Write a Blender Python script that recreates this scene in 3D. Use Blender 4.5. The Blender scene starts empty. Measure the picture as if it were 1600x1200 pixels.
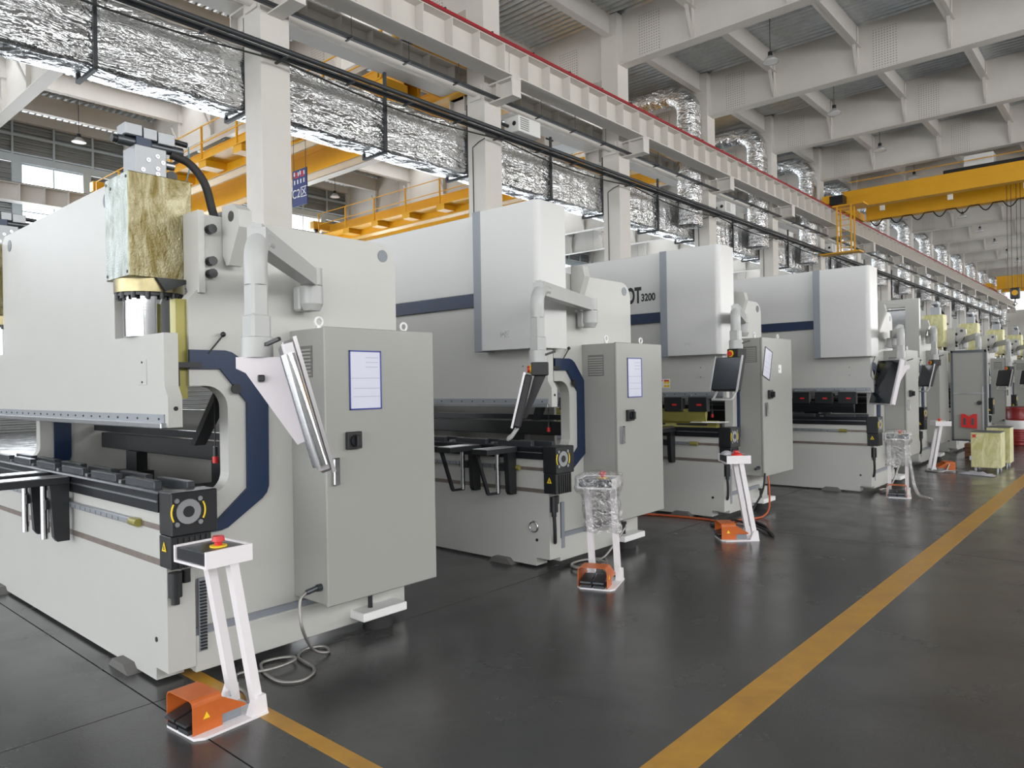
import bpy, bmesh, math, random
from mathutils import Vector, Matrix
random.seed(7)
R = math.radians
SC = bpy.context.scene
COL = SC.collection

# ---------------------------------------------------------------- camera, world, lights, exposure
cam_d = bpy.data.cameras.new('camera')
cam = bpy.data.objects.new('camera', cam_d); COL.objects.link(cam)
cam_d.sensor_fit = 'HORIZONTAL'; cam_d.sensor_width = 36.0
cam_d.lens = 1139.79 / 1600 * 36.0
cam_d.clip_end = 400
CR = ((0.749583131, 0.661692480, -0.0169762211), (-0.0127736862, -0.0111816821, -0.999855891), (-0.661786946, 0.749691958, 0.0000706518))
cam.matrix_world = Matrix(((CR[0][0], -CR[1][0], -CR[2][0], 0), (CR[0][1], -CR[1][1], -CR[2][1], 0), (CR[0][2], -CR[1][2], -CR[2][2], 1.6), (0, 0, 0, 1)))
SC.camera = cam

W = bpy.data.worlds.new('overcast_sky'); SC.world = W; W.use_nodes = True
bgn = W.node_tree.nodes['Background']
bgn.inputs[0].default_value = (0.93, 0.96, 1.0, 1); bgn.inputs[1].default_value = 4.0
SC.view_settings.view_transform = 'Standard'; SC.view_settings.look = 'None'
SC.view_settings.gamma = 1; SC.view_settings.use_curve_mapping = False
SC.view_settings.exposure = 0.06

def area_light(name, loc, rot, sx, sy, power, col=(1, 1, 1)):
    l = bpy.data.lights.new(name, 'AREA'); l.shape = 'RECTANGLE'; l.size = sx; l.size_y = sy
    l.energy = power; l.color = col
    o = bpy.data.objects.new(name, l); COL.objects.link(o); o.location = loc; o.rotation_euler = rot
    return o
# daylight coming in at the glazed bands of the hall (long side wall and the open gable behind the viewer)
area_light('daylight_side_windows', (13.6, 38, 7.0), (0, R(116), 0), 5.0, 110, 6000, (1, 0.96, 0.91))
area_light('daylight_open_gable', (-8, -18.5, 4.0), (R(90), 0, 0), 40, 7, 1150, (1, 0.99, 0.975))
area_light('daylight_left_windows', (-35.8, 39, 6.0), (0, R(-90), 0), 11.0, 112, 24000, (0.86, 0.94, 1))

# ---------------------------------------------------------------- helpers
class MB:
    def __init__(s): s.v = []; s.f = []; s.sm = []
    def add(s, vs, fs, smooth=False):
        o = len(s.v); s.v += [tuple(p) for p in vs]
        for f in fs: s.f.append(tuple(i + o for i in f)); s.sm.append(smooth)
        return s
    def box(s, x0, x1, y0, y1, z0, z1, b=0.0):
        if x0 > x1: x0, x1 = x1, x0
        if y0 > y1: y0, y1 = y1, y0
        if z0 > z1: z0, z1 = z1, z0
        b = min(b, (x1-x0)*.45, (y1-y0)*.45, (z1-z0)*.45)
        if b <= 0:
            vs = [(x, y, z) for z in (z0, z1) for y in (y0, y1) for x in (x0, x1)]
            return s.add(vs, [(0,2,3,1),(4,5,7,6),(0,1,5,4),(2,6,7,3),(0,4,6,2),(1,3,7,5)])
        vs = []; idx = {}
        lo = (x0, y0, z0); hi = (x1, y1, z1)
        for sx in (0, 1):
            for sy in (0, 1):
                for sz in (0, 1):
                    c = [hi[i] if q else lo[i] for i, q in enumerate((sx, sy, sz))]
                    sg = [-1 if q else 1 for q in (sx, sy, sz)]
                    for ax in range(3):
                        p = [c[i] + (0 if i == ax else sg[i]*b) for i in range(3)]
                        idx[(sx, sy, sz, ax)] = len(vs); vs.append(p)
        fs = []
        for ax in range(3):
            o1, o2 = [(1, 2), (2, 0), (0, 1)][ax]
            for q in (0, 1):
                ring = []
                for a, c in ((0, 0), (1, 0), (1, 1), (0, 1)):
                    k = [0, 0, 0]; k[ax] = q; k[o1] = a; k[o2] = c
                    ring.append(idx[tuple(k) + (ax,)])
                fs.append(tuple(ring if q else ring[::-1]))
        for ax in range(3):   # edges along ax
            o1, o2 = [(1, 2), (2, 0), (0, 1)][ax]
            for a in (0, 1):
                for c in (0, 1):
                    k0 = [0]*3; k1 = [0]*3; k1[ax] = 1; k0[o1] = k1[o1] = a; k0[o2] = k1[o2] = c
                    q = [idx[tuple(k0)+(o1,)], idx[tuple(k1)+(o1,)], idx[tuple(k1)+(o2,)], idx[tuple(k0)+(o2,)]]
                    fs.append(tuple(q if a == c else q[::-1]))
        for sx in (0, 1):
            for sy in (0, 1):
                for sz in (0, 1):
                    t = [idx[(sx, sy, sz, a)] for a in range(3)]
                    fs.append(tuple(t if (sx+sy+sz) % 2 else t[::-1]))
        return s.add(vs, fs)
    def prism(s, poly, axis, a0, a1):
        """poly = list of 2D points; axis x: (y,z), y: (x,z), z: (x,y)"""
        def P(p, a): return (a, p[0], p[1]) if axis == 'x' else ((p[0], a, p[1]) if axis == 'y' else (p[0], p[1], a))
        n = len(poly)
        vs = [P(p, a0) for p in poly] + [P(p, a1) for p in poly]
        fs = [tuple(range(n))[::-1], tuple(range(n, 2*n))] + [(i, (i+1) % n, n+(i+1) % n, n+i) for i in range(n)]
        return s.add(vs, fs)
    def cyl(s, p0, p1, r, seg=16, r1=None, cap=True):
        p0 = Vector(p0); p1 = Vector(p1); d = (p1-p0).normalized(); r1 = r if r1 is None else r1
        a = d.orthogonal().normalized(); c = d.cross(a)
        vs = []
        for p, rr in ((p0, r), (p1, r1)):
            for i in range(seg):
                t = 2*math.pi*i/seg; vs.append(p + a*math.cos(t)*rr + c*math.sin(t)*rr)
        s.add(vs, [(i, (i+1) % seg, seg+(i+1) % seg, seg+i) for i in range(seg)], True)
        if cap: s.add(vs, [tuple(range(seg))[::-1], tuple(range(seg, 2*seg))])
        return s
    def lathe(s, prof, c=(0, 0, 0), seg=20, axis='z'):
        vs = []
        for r, h in prof:
            for i in range(seg):
                t = 2*math.pi*i/seg; x, y = r*math.cos(t), r*math.sin(t)
                p = {'z': (x, y, h), 'x': (h, x, y), 'y': (y, h, x)}[axis]
                vs.append((p[0]+c[0], p[1]+c[1], p[2]+c[2]))
        m = len(prof)
        fs = [(k*seg+i, k*seg+(i+1) % seg, (k+1)*seg+(i+1) % seg, (k+1)*seg+i) for k in range(m-1) for i in range(seg)]
        s.add(vs, fs, True)
        s.add(vs[:seg], [tuple(range(seg))[::-1]]); s.add(vs[-seg:], [tuple(range(seg))])
        return s
    def tube(s, pts, r, seg=8):
        pts = [Vector(p) for p in pts]; vs = []; n = len(pts); up = None
        for i, p in enumerate(pts):
            d = (pts[min(i+1, n-1)] - pts[max(i-1, 0)]).normalized()
            if up is None: up = d.orthogonal().normalized()
            up = (up - d*up.dot(d))
            up = up.normalized() if up.length > 1e-5 else d.orthogonal().normalized()
            c = d.cross(up)
            for k in range(seg):
                t = 2*math.pi*k/seg; vs.append(p + up*math.cos(t)*r + c*math.sin(t)*r)
        fs = [(i*seg+k, i*seg+(k+1) % seg, (i+1)*seg+(k+1) % seg, (i+1)*seg+k) for i in range(n-1) for k in range(seg)]
        s.add(vs, fs, True)
        s.add(vs[:seg], [tuple(range(seg))[::-1]]); s.add(vs[-seg:], [tuple(range(seg))])
        return s
    def bar(s, p0, p1, w, h, up=(0, 0, 1)):
        """square bar from p0 to p1"""
        p0 = Vector(p0); p1 = Vector(p1); d = (p1-p0).normalized(); up = Vector(up)
        if abs(d.dot(up)) > .98: up = Vector((1, 0, 0))
        a = d.cross(up).normalized(); c = a.cross(d)
        vs = [p + a*(i*w/2) + c*(j*h/2) for p in (p0, p1) for i, j in ((-1, -1), (1, -1), (1, 1), (-1, 1))]
        return s.add(vs, [(0,1,2,3)[::-1], (4,5,6,7), (0,1,5,4), (1,2,6,5), (2,3,7,6), (3,0,4,7)])
    def xf(s, m):
        s.v = [tuple(m @ Vector(p)) for p in s.v]; return s
    def mesh(s, name, mat):
        me = bpy.data.meshes.new(name); me.from_pydata(s.v, [], s.f)
        me.polygons.foreach_set('use_smooth', s.sm)
        bm = bmesh.new(); bm.from_mesh(me); bmesh.ops.recalc_face_normals(bm, faces=bm.faces); bm.to_mesh(me); bm.free()
        if mat: me.materials.append(mat)
        return me
    def build(s, name, mat, parent=None, loc=None, rot=None):
        return link(name, s.mesh(name, mat), parent, loc, rot)

def link(name, data, parent=None, loc=None, rot=None):
    o = bpy.data.objects.new(name, data); COL.objects.link(o)
    if parent is not None: o.parent = parent
    if loc is not None: o.location = loc
    if rot is not None: o.rotation_euler = rot
    return o
def tag(o, label=None, cat=None, group=None, kind=None):
    if label: o['label'] = label
    if cat: o['category'] = cat
    if group: o['group'] = group
    if kind: o['kind'] = kind
    return o
def empty(name, loc=(0, 0, 0), rz=0.0, **k):
    o = link(name, None, None, loc, (0, 0, rz)); o.empty_display_size = .1
    return tag(o, **k)
def box(name, mat, parent, x0, x1, y0, y1, z0, z1, b=0.0):
    return MB().box(x0, x1, y0, y1, z0, z1, b).build(name, mat, parent)
def arc(cx, cy, r, a0, a1, n=6):
    return [(cx + r*math.cos(R(a0+(a1-a0)*i/n)), cy + r*math.sin(R(a0+(a1-a0)*i/n))) for i in range(n+1)]
def spline(pts, n=8):
    pts = [Vector(p) for p in pts]; out = []
    for i in range(len(pts)-1):
        p0 = pts[max(i-1, 0)]; p1 = pts[i]; p2 = pts[i+1]; p3 = pts[min(i+2, len(pts)-1)]
        for k in range(n):
            t = k/n
            out.append(.5*((2*p1)+(p2-p0)*t+(2*p0-5*p1+4*p2-p3)*t*t+(3*p1-p0-3*p2+p3)*t*t*t))
    out.append(pts[-1]); return out
def text(name, body, size, mat, parent, loc, rot, ext=.001, align='LEFT', bold=0.0):
    c = bpy.data.curves.new(name, 'FONT'); c.body = body; c.size = size; c.extrude = ext; c.align_x = align; c.align_y = 'CENTER'; c.offset = bold
    c.materials.append(mat)
    t = bpy.data.objects.new(name, c); me = bpy.data.meshes.new_from_object(t); me.name = name; bpy.data.objects.remove(t); bpy.data.curves.remove(c)
    return link(name, me, parent, loc, rot)

# ---------------------------------------------------------------- materials (all procedural)
def mat(name, col, rough=.5, metal=0.0, var=.0, vscale=8.0, bump=.0, bscale=200.0, col2=None, stretch=None, coat=0.0, spec=None, rvar=0.0):
    m = bpy.data.materials.new(name); m.use_nodes = True
    nt = m.node_tree; b = nt.nodes['Principled BSDF']
    b.inputs['Base Color'].default_value = (*col, 1); b.inputs['Roughness'].default_value = rough; b.inputs['Metallic'].default_value = metal
    if coat: b.inputs['Coat Weight'].default_value = coat
    if spec is not None: b.inputs['Specular IOR Level'].default_value = spec
    if var or bump or rvar:
        tc = nt.nodes.new('ShaderNodeTexCoord'); mp = nt.nodes.new('ShaderNodeMapping'); nt.links.new(tc.outputs['Object'], mp.inputs[0])
        if stretch: mp.inputs['Scale'].default_value = stretch
    if var or rvar:
        n = nt.nodes.new('ShaderNodeTexNoise'); n.inputs['Scale'].default_value = vscale; n.inputs['Detail'].default_value = 6; n.inputs['Roughness'].default_value = .65
        nt.links.new(mp.outputs[0], n.inputs['Vector'])
    if var:
        rp = nt.nodes.new('ShaderNodeValToRGB'); nt.links.new(n.outputs['Fac'], rp.inputs[0])
        c2 = col2 or tuple(max(0, x*(1-var)) for x in col)
        rp.color_ramp.elements[0].position = .3; rp.color_ramp.elements[0].color = (*c2, 1)
        rp.color_ramp.elements[1].position = .7; rp.color_ramp.elements[1].color = (*col, 1)
        nt.links.new(rp.outputs[0], b.inputs['Base Color'])
    if rvar:
        mr = nt.nodes.new('ShaderNodeMapRange'); mr.inputs['To Min'].default_value = max(.02, rough-rvar); mr.inputs['To Max'].default_value = rough+rvar
        nt.links.new(n.outputs['Fac'], mr.inputs[0]); nt.links.new(mr.outputs[0], b.inputs['Roughness'])
    if bump:
        n2 = nt.nodes.new('ShaderNodeTexNoise'); n2.inputs['Scale'].default_value = bscale; n2.inputs['Detail'].default_value = 3
        nt.links.new(mp.outputs[0], n2.inputs['Vector'])
        bp = nt.nodes.new('ShaderNodeBump'); bp.inputs['Strength'].default_value = bump; bp.inputs['Distance'].default_value = .01
        nt.links.new(n2.outputs['Fac'], bp.inputs['Height']); nt.links.new(bp.outputs[0], b.inputs['Normal'])
    return m
M = {}
M['steel_white'] = mat('structural_paint', (.70, .67, .625), .55, var=.06, vscale=1.5)
M['wall_paint'] = mat('wall_paint', (.6, .59, .56), .7)
M['cream'] = mat('machine_paint', (.50, .498, .472), .36, var=.03, vscale=3, bump=.10, bscale=260)
M['cab'] = mat('cabinet_paint', (.325, .325, .303), .32, bump=.05, bscale=420)
M['cover'] = mat('cover_paint', (.56, .56, .548), .30, bump=.05, bscale=300)
M['grey_trim'] = mat('grey_trim_paint', (.23, .25, .28), .4)
M['navy'] = mat('navy_paint', (.006, .021, .064), .35, bump=.08, bscale=250)
M['black'] = mat('black_metal', (.012, .013, .015), .38)
M['black_matte'] = mat('black_plastic', (.016, .016, .018), .55)
M['alu_black'] = mat('black_anodised', (.02, .022, .027), .28, metal=.5)
M['dark_steel'] = mat('dark_steel', (.10, .11, .12), .35, metal=.8)
M['die'] = mat('die_steel', (.065, .07, .08), .38, metal=.6)
M['steel'] = mat('bare_steel', (.5, .51, .53), .3, metal=1, var=.15, vscale=20)
M['chrome'] = mat('chrome', (.62, .63, .65), .08, metal=1, bump=.02, bscale=8, stretch=(1, 1, 6))
M['alu'] = mat('aluminium', (.34, .35, .36), .5, metal=.9, bump=.05, bscale=90)
M['groove'] = mat('groove_steel', (.26, .215, .19), .45, metal=.4, var=.3, vscale=12)
M['olive'] = mat('greased_guide', (.30, .27, .07), .3, metal=.3)
M['brass'] = mat('oily_flange', (.40, .345, .19), .3, metal=.8, var=.4, vscale=9)
M['arm'] = mat('arm_paint', (.43, .435, .425), .33)
M['pink'] = mat('pendant_white', (.70, .66, .685), .4)
M['stand'] = mat('stand_paint', (.80, .765, .78), .45, bump=.05, bscale=300)
M['orange'] = mat('pedal_orange', (.56, .125, .02), .38, var=.15, vscale=14)
M['red'] = mat('red_plastic', (.6, .02, .02), .35)
M['red_rail'] = mat('red_conductor', (.36, .012, .02), .4)
M['yellow'] = mat('crane_yellow', (.86, .44, .012), .45, var=.08, vscale=1.2)
M['label_yellow'] = mat('label_yellow', (.85, .6, .02), .5)
M['white'] = mat('white_plastic', (.8, .8, .79), .45)
M['paper'] = mat('paper', (.66, .67, .78), .3, coat=.6)
M['blue'] = mat('blue_frame', (.03, .05, .28), .4)
M['screen'] = mat('dark_screen', (.012, .016, .022), .12)
M['silver'] = mat('silver_housing', (.55, .53, .54), .28, metal=.75)
M['ink'] = mat('black_ink', (.01, .01, .012), .5)
M['rubber'] = mat('rubber', (.02, .02, .02), .7)
M['rail_dark'] = mat('dark_rail', (.05, .055, .06), .45, metal=.3)
M['conduit'] = mat('conduit_steel', (.36, .345, .33), .35, metal=.8, bump=.3, bscale=400)
M['hose'] = mat('orange_hose', (.5, .09, .02), .5)
M['bluegrey'] = mat('window_frame_paint', (.42, .47, .5), .5)
M['lead'] = mat('lamp_shade_metal', (.6, .6, .6), .35, metal=.5)
M['sign_blue'] = mat('sign_blue', (.02, .035, .17), .4)
M['cyan_die'] = mat('cyan_paint', (.1, .25, .3), .5)
M['drum_red'] = mat('drum_red', (.25, .02, .02), .3)
M['rag'] = mat('rag_cloth', (.55, .54, .58), .9, var=.4, vscale=6)
M['galv'] = mat('galvanised_deck', (.62, .65, .67), .3, metal=.85, var=.2, vscale=3)
M['siding'] = mat('siding_metal', (.24, .25, .25), .45, metal=.3, var=.15, vscale=2)

def zinc(name, c1, c2, rough):
    m = bpy.data.materials.new(name); m.use_nodes = True; nt = m.node_tree; b = nt.nodes['Principled BSDF']
    tc = nt.nodes.new('ShaderNodeTexCoord')
    n1 = nt.nodes.new('ShaderNodeTexNoise'); n1.inputs['Scale'].default_value = 9; n1.inputs['Detail'].default_value = 9; n1.inputs['Roughness'].default_value = .7; n1.inputs['Distortion'].default_value = 1.5
    mp = nt.nodes.new('ShaderNodeMapping'); mp.inputs['Scale'].default_value = (1, 1, .35)
    nt.links.new(tc.outputs['Object'], mp.inputs[0]); nt.links.new(mp.outputs[0], n1.inputs['Vector'])
    r = nt.nodes.new('ShaderNodeValToRGB'); r.color_ramp.elements[0].position = .38; r.color_ramp.elements[1].position = .62
    r.color_ramp.elements[0].color = (*c1, 1); r.color_ramp.elements[1].color = (*c2, 1)
    nt.links.new(n1.outputs['Fac'], r.inputs[0]); nt.links.new(r.outputs[0], b.inputs['Base Color'])
    b.inputs['Metallic'].default_value = .65; b.inputs['Roughness'].default_value = rough
    n2 = nt.nodes.new('ShaderNodeTexNoise'); n2.inputs['Scale'].default_value = 90; n2.inputs['Detail'].default_value = 4
    nt.links.new(tc.outputs['Object'], n2.inputs['Vector'])
    bp = nt.nodes.new('ShaderNodeBump'); bp.inputs['Strength'].default_value = .5; bp.inputs['Distance'].default_value = .01
    nt.links.new(n2.outputs['Fac'], bp.inputs['Height']); nt.links.new(bp.outputs[0], b.inputs['Normal'])
    return m
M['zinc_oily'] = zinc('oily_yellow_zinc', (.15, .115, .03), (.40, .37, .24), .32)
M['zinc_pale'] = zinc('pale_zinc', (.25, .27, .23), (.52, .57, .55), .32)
M['zinc_yellow'] = zinc('yellow_zinc', (.52, .49, .20), (.74, .71, .44), .45)
M['zinc_yellow'].node_tree.nodes['Principled BSDF'].inputs['Metallic'].default_value = .25
M['grey_pad'] = mat('grey_pad', (.13, .125, .12), .6)
M['rail_steel'] = mat('rail_steel', (.34, .36, .39), .4, metal=.6)
M['vent_dark'] = mat('vent_painted_shade', (.16, .16, .15), .6)  # dark grey that paints in the shade between the vent slats

def foil_mat():
    m = bpy.data.materials.new('aluminium_foil_wrap'); m.use_nodes = True; nt = m.node_tree; b = nt.nodes['Principled BSDF']
    b.inputs['Base Color'].default_value = (.80, .81, .82, 1); b.inputs['Metallic'].default_value = 1; b.inputs['Roughness'].default_value = .22
    tc = nt.nodes.new('ShaderNodeTexCoord')
    def noise(scale, rot, sc, dist, det=4):
        mp = nt.nodes.new('ShaderNodeMapping'); mp.inputs['Rotation'].default_value = rot; mp.inputs['Scale'].default_value = sc
        nt.links.new(tc.outputs['Object'], mp.inputs[0])
        n = nt.nodes.new('ShaderNodeTexNoise'); n.inputs['Scale'].default_value = scale; n.inputs['Detail'].default_value = det; n.inputs['Roughness'].default_value = .6; n.inputs['Distortion'].default_value = dist
        nt.links.new(mp.outputs[0], n.inputs['Vector']); return n
    a = noise(1.5, (R(35), 0, R(8)), (1, .7, 2.6), 1.4, 3)
    c = noise(1.9, (R(-40), 0, R(5)), (1, .8, 2.2), 1.2, 3)
    v = nt.nodes.new('ShaderNodeTexVoronoi'); v.inputs['Scale'].default_value = 2.4; v.inputs['Randomness'].default_value = .35
    nt.links.new(tc.outputs['Object'], v.inputs['Vector'])
    def m2(op, x, y):
        q = nt.nodes.new('ShaderNodeMath'); q.operation = op
        for k, z in enumerate((x, y)):
            if isinstance(z, float): q.inputs[k].default_value = z
            else: nt.links.new(z, q.inputs[k])
        return q.outputs[0]
    def ridge(n): return m2('SUBTRACT', 1.0, m2('ABSOLUTE', m2('SUBTRACT', m2('MULTIPLY', n.outputs['Fac'], 4.0), 2.0), 0.0))
    h = m2('ADD', m2('MULTIPLY', m2('ADD', ridge(a), ridge(c)), .22), m2('MULTIPLY', v.outputs['Distance'], .55))
    bp = nt.nodes.new('ShaderNodeBump'); bp.inputs['Strength'].default_value = .9; bp.inputs['Distance'].default_value = .12
    nt.links.new(h, bp.inputs['Height']); nt.links.new(bp.outputs[0], b.inputs['Normal'])
    return m
M['foil'] = foil_mat()

def floor_mat():
    m = bpy.data.materials.new('polished_floor_hardener'); m.use_nodes = True; nt = m.node_tree; b = nt.nodes['Principled BSDF']
    tc = nt.nodes.new('ShaderNodeTexCoord')
    n = nt.nodes.new('ShaderNodeTexNoise'); n.inputs['Scale'].default_value = .9; n.inputs['Detail'].default_value = 9; n.inputs['Roughness'].default_value = .62; n.inputs['Distortion'].default_value = .5
    nt.links.new(tc.outputs['Object'], n.inputs['Vector'])
    r = nt.nodes.new('ShaderNodeValToRGB'); r.color_ramp.elements[0].position = .3; r.color_ramp.elements[1].position = .72
    r.color_ramp.elements[0].color = (.038, .038, .039, 1); r.color_ramp.elements[1].color = (.072, .071, .069, 1)
    nt.links.new(n.outputs['Fac'], r.inputs[0]); nt.links.new(r.outputs[0], b.inputs['Base Color'])
    n2 = nt.nodes.new('ShaderNodeTexNoise'); n2.inputs['Scale'].default_value = 2.3; n2.inputs['Detail'].default_value = 8
    nt.links.new(tc.outputs['Object'], n2.inputs['Vector'])
    mr = nt.nodes.new('ShaderNodeMapRange'); mr.inputs['From Min'].default_value = .3; mr.inputs['From Max'].default_value = .7; mr.inputs['To Min'].default_value = .12; mr.inputs['To Max'].default_value = .30
    nt.links.new(n2.outputs['Fac'], mr.inputs[0]); nt.links.new(mr.outputs[0], b.inputs['Roughness'])
    n3 = nt.nodes.new('ShaderNodeTexNoise'); n3.inputs['Scale'].default_value = 160; n3.inputs['Detail'].default_value = 2
    nt.links.new(tc.outputs['Object'], n3.inputs['Vector'])
    bp = nt.nodes.new('ShaderNodeBump'); bp.inputs['Strength'].default_value = .08; bp.inputs['Distance'].default_value = .01
    nt.links.new(n3.outputs['Fac'], bp.inputs['Height']); nt.links.new(bp.outputs[0], b.inputs['Normal'])
    return m
M['floor'] = floor_mat()
M['line'] = mat('floor_line_paint', (.50, .265, .035), .35, var=.45, vscale=5, col2=(.36, .18, .025), rvar=.08)

def thin_glass(name, t, rough=.05, tint=(1, 1, 1), bump=0):
    m = bpy.data.materials.new(name); m.use_nodes = True; nt = m.node_tree
    for n in list(nt.nodes):
        if n.type != 'OUTPUT_MATERIAL': nt.nodes.remove(n)
    out = [n for n in nt.nodes if n.type == 'OUTPUT_MATERIAL'][0]
    tr = nt.nodes.new('ShaderNodeBsdfTransparent'); tr.inputs[0].default_value = (*tint, 1)
    gl = nt.nodes.new('ShaderNodeBsdfGlossy'); gl.inputs['Roughness'].default_value = rough
    mx = nt.nodes.new('ShaderNodeMixShader'); mx.inputs[0].default_value = t
    nt.links.new(tr.outputs[0], mx.inputs[1]); nt.links.new(gl.outputs[0], mx.inputs[2]); nt.links.new(mx.outputs[0], out.inputs[0])
    if bump:
        tc = nt.nodes.new('ShaderNodeTexCoord')
        n = nt.nodes.new('ShaderNodeTexNoise'); n.inputs['Scale'].default_value = 14; n.inputs['Detail'].default_value = 4; n.inputs['Distortion'].default_value = 2
        nt.links.new(tc.outputs['Object'], n.inputs['Vector'])
        bp = nt.nodes.new('ShaderNodeBump'); bp.inputs['Strength'].default_value = bump; bp.inputs['Distance'].default_value = .05
        nt.links.new(n.outputs['Fac'], bp.inputs['Height']); nt.links.new(bp.outputs[0], gl.inputs['Normal'])
    return m
M['glass'] = thin_glass('window_glass', .08, .02)
M['wrap'] = thin_glass('plastic_wrap', .34, .12, (.97, .97, .97), 1.0)

def perf_mat():
    m = bpy.data.materials.new('perforated_panel'); m.use_nodes = True; nt = m.node_tree; b = nt.nodes['Principled BSDF']
    tc = nt.nodes.new('ShaderNodeTexCoord'); b.inputs['Roughness'].default_value = .55
    sx = nt.nodes.new('ShaderNodeSeparateXYZ'); nt.links.new(tc.outputs['Object'], sx.inputs[0])
    def grid(sock, k):
        a = nt.nodes.new('ShaderNodeMath'); a.operation = 'MULTIPLY'; a.inputs[1].default_value = k; nt.links.new(sock, a.inputs[0])
        f = nt.nodes.new('ShaderNodeMath'); f.operation = 'FRACT'; nt.links.new(a.outputs[0], f.inputs[0])
        g = nt.nodes.new('ShaderNodeMath'); g.operation = 'LESS_THAN'; g.inputs[1].default_value = .42; nt.links.new(f.outputs[0], g.inputs[0]); return g
    g1 = grid(sx.outputs['X'], 12); g2 = grid(sx.outputs['Z'], 12)
    mu = nt.nodes.new('ShaderNodeMath'); mu.operation = 'MULTIPLY'; nt.links.new(g1.outputs[0], mu.inputs[0]); nt.links.new(g2.outputs[0], mu.inputs[1])
    mx = nt.nodes.new('ShaderNodeMix'); mx.data_type = 'RGBA'; nt.links.new(mu.outputs[0], mx.inputs[0])
    mx.inputs[6].default_value = (.70, .67, .625, 1); mx.inputs[7].default_value = (.33, .31, .29, 1)
    nt.links.new(mx.outputs[2], b.inputs['Base Color']); return m
M['perf'] = perf_mat()

# ---------------------------------------------------------------- the hall
CY = [7.09 + 6*k for k in range(-1, 16)]          # near face of each column, 6 m bays
YE = 98.0
S = dict(kind='structure')
floor = empty('floor', **S)
box('floor_base', M['rubber'], floor, -35, 14, -19, YE, -.30, -.04)
gx = [-3.87 + 6*k for k in range(-6, 4)]; gy = [1.565 + 6*k for k in range(-4, 17)]
gx[0] = -35; gx[-1] = 14; gy[0] = -19; gy[-1] = YE
for i in range(len(gx)-1):
    for j in range(len(gy)-1):
        box('floor_slab', M['floor'], floor, gx[i]+.004, gx[i+1]-.004, gy[j]+.004, gy[j+1]-.004, -.04, 0)
def marking(label, x0, x1, y0, y1):
    o = MB().box(x0, x1, y0, y1, 0.0, .0015).build('floor_marking', M['line']); tag(o, label, 'floor marking', kind='structure')
marking('long yellow aisle line painted on the dark floor', -1.625, -1.44, -6, 84)
marking('short yellow line crossing under the nearest pedal stand', -5.6, -1.63, 1.83, 1.915)

# columns
for k, y in enumerate(CY):
    c = empty('column', (-12.6, y+.3, 0), **S)
    MB().box(-.3, .3, -.3, .3, 0, 13.0, .006).build('shaft', M['steel_white'], c)
    MB().box(-.36, .36, -.36, .36, 0, .05).build('base_plate', M['steel_white'], c)
    for sx in (1, -1):
        m = MB()
        m.box(sx*.3, sx*1.08, -.02, .02, 8.58, 8.98).box(sx*.3, sx*1.1, -.16, .16, 8.98, 9.02).box(sx*.3, sx*1.1, -.16, .16, 8.55, 8.58).box(sx*1.06, sx*1.09, -.16, .16, 8.58, 8.98)
        m.box(sx*.55, sx*.58, -.15, .15, 8.58, 8.98)
        m.build('crane_bracket', M['steel_white'], c)
    if k >= 2: MB().tube([(-.12, -.312, .1), (-.12, -.312, 7.45), (-.12, -.312, 7.52), (.1, -.312, 7.62), (.3, -.312, 7.66)], .014, 6).build('conduit', M['dark_steel'], c)
    tag(c, 'white square steel column standing in the long row', None, 'columns between the two bays')

# roof beams
PR = [-9.9, -7.15, -4.5, -1.8, .9, 3.6, 6.3, 9.0, 11.7]
PL = [-32.1, -29.4, -26.7, -24.0, -21.3, -18.6, -15.9]
def brace_mesh(s):
    m = MB()
    for q in (-1, 1): m.bar((q*.02, -.02, .06), (q*.02, -.42*s, .95), .05, .05)
    return m.mesh('fly_brace', M['steel_white'])
def gusset_mesh():
    return MB().prism([(-.02, .05), (-.42, .95), (-.42, 1.0), (-.02, 1.0)], 'x', -.012, .012).mesh('gusset', M['steel_white'])
bm1 = brace_mesh(1); gm = gusset_mesh()
stm = MB().box(-.012, .012, -.16, -.012, .03, 1.6).mesh('web_stiffener', M['steel_white'])
pfm = MB().box(-.36, .36, -.03, -.015, .08, 1.36).mesh('perforated_panel', M['perf'])
def roof_beam(y, x0, x1, zb, xs, perf):
    b = empty('roof_beam', (0, y, zb), **S); H = 13.05 - zb
    MB().box(x0, x1, -.012, .012, .03, H).build('web', M['steel_white'], b)
    MB().box(x0, x1, -.2, .2, 0, .035).build('bottom_flange', M['steel_white'], b)
    for x in xs:
        link('fly_brace', bm1, b, (x, 0, 0)); link('web_stiffener', stm, b, (x+.03, 0, 0))
    for x in perf: link('perforated_panel', pfm, b, (x, 0, 0))
    return b
for k, y in enumerate(CY):
    if k == 0: continue
    roof_beam(y+.3, -12.3, 14, 11.4, PR, (-11.35, -6.35, -1.0, 4.5))
    roof_beam(y+.3, -34.8, -12.9, 11.12, PL, (-14.4, -19.8, -25.2, -30.6))
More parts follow.
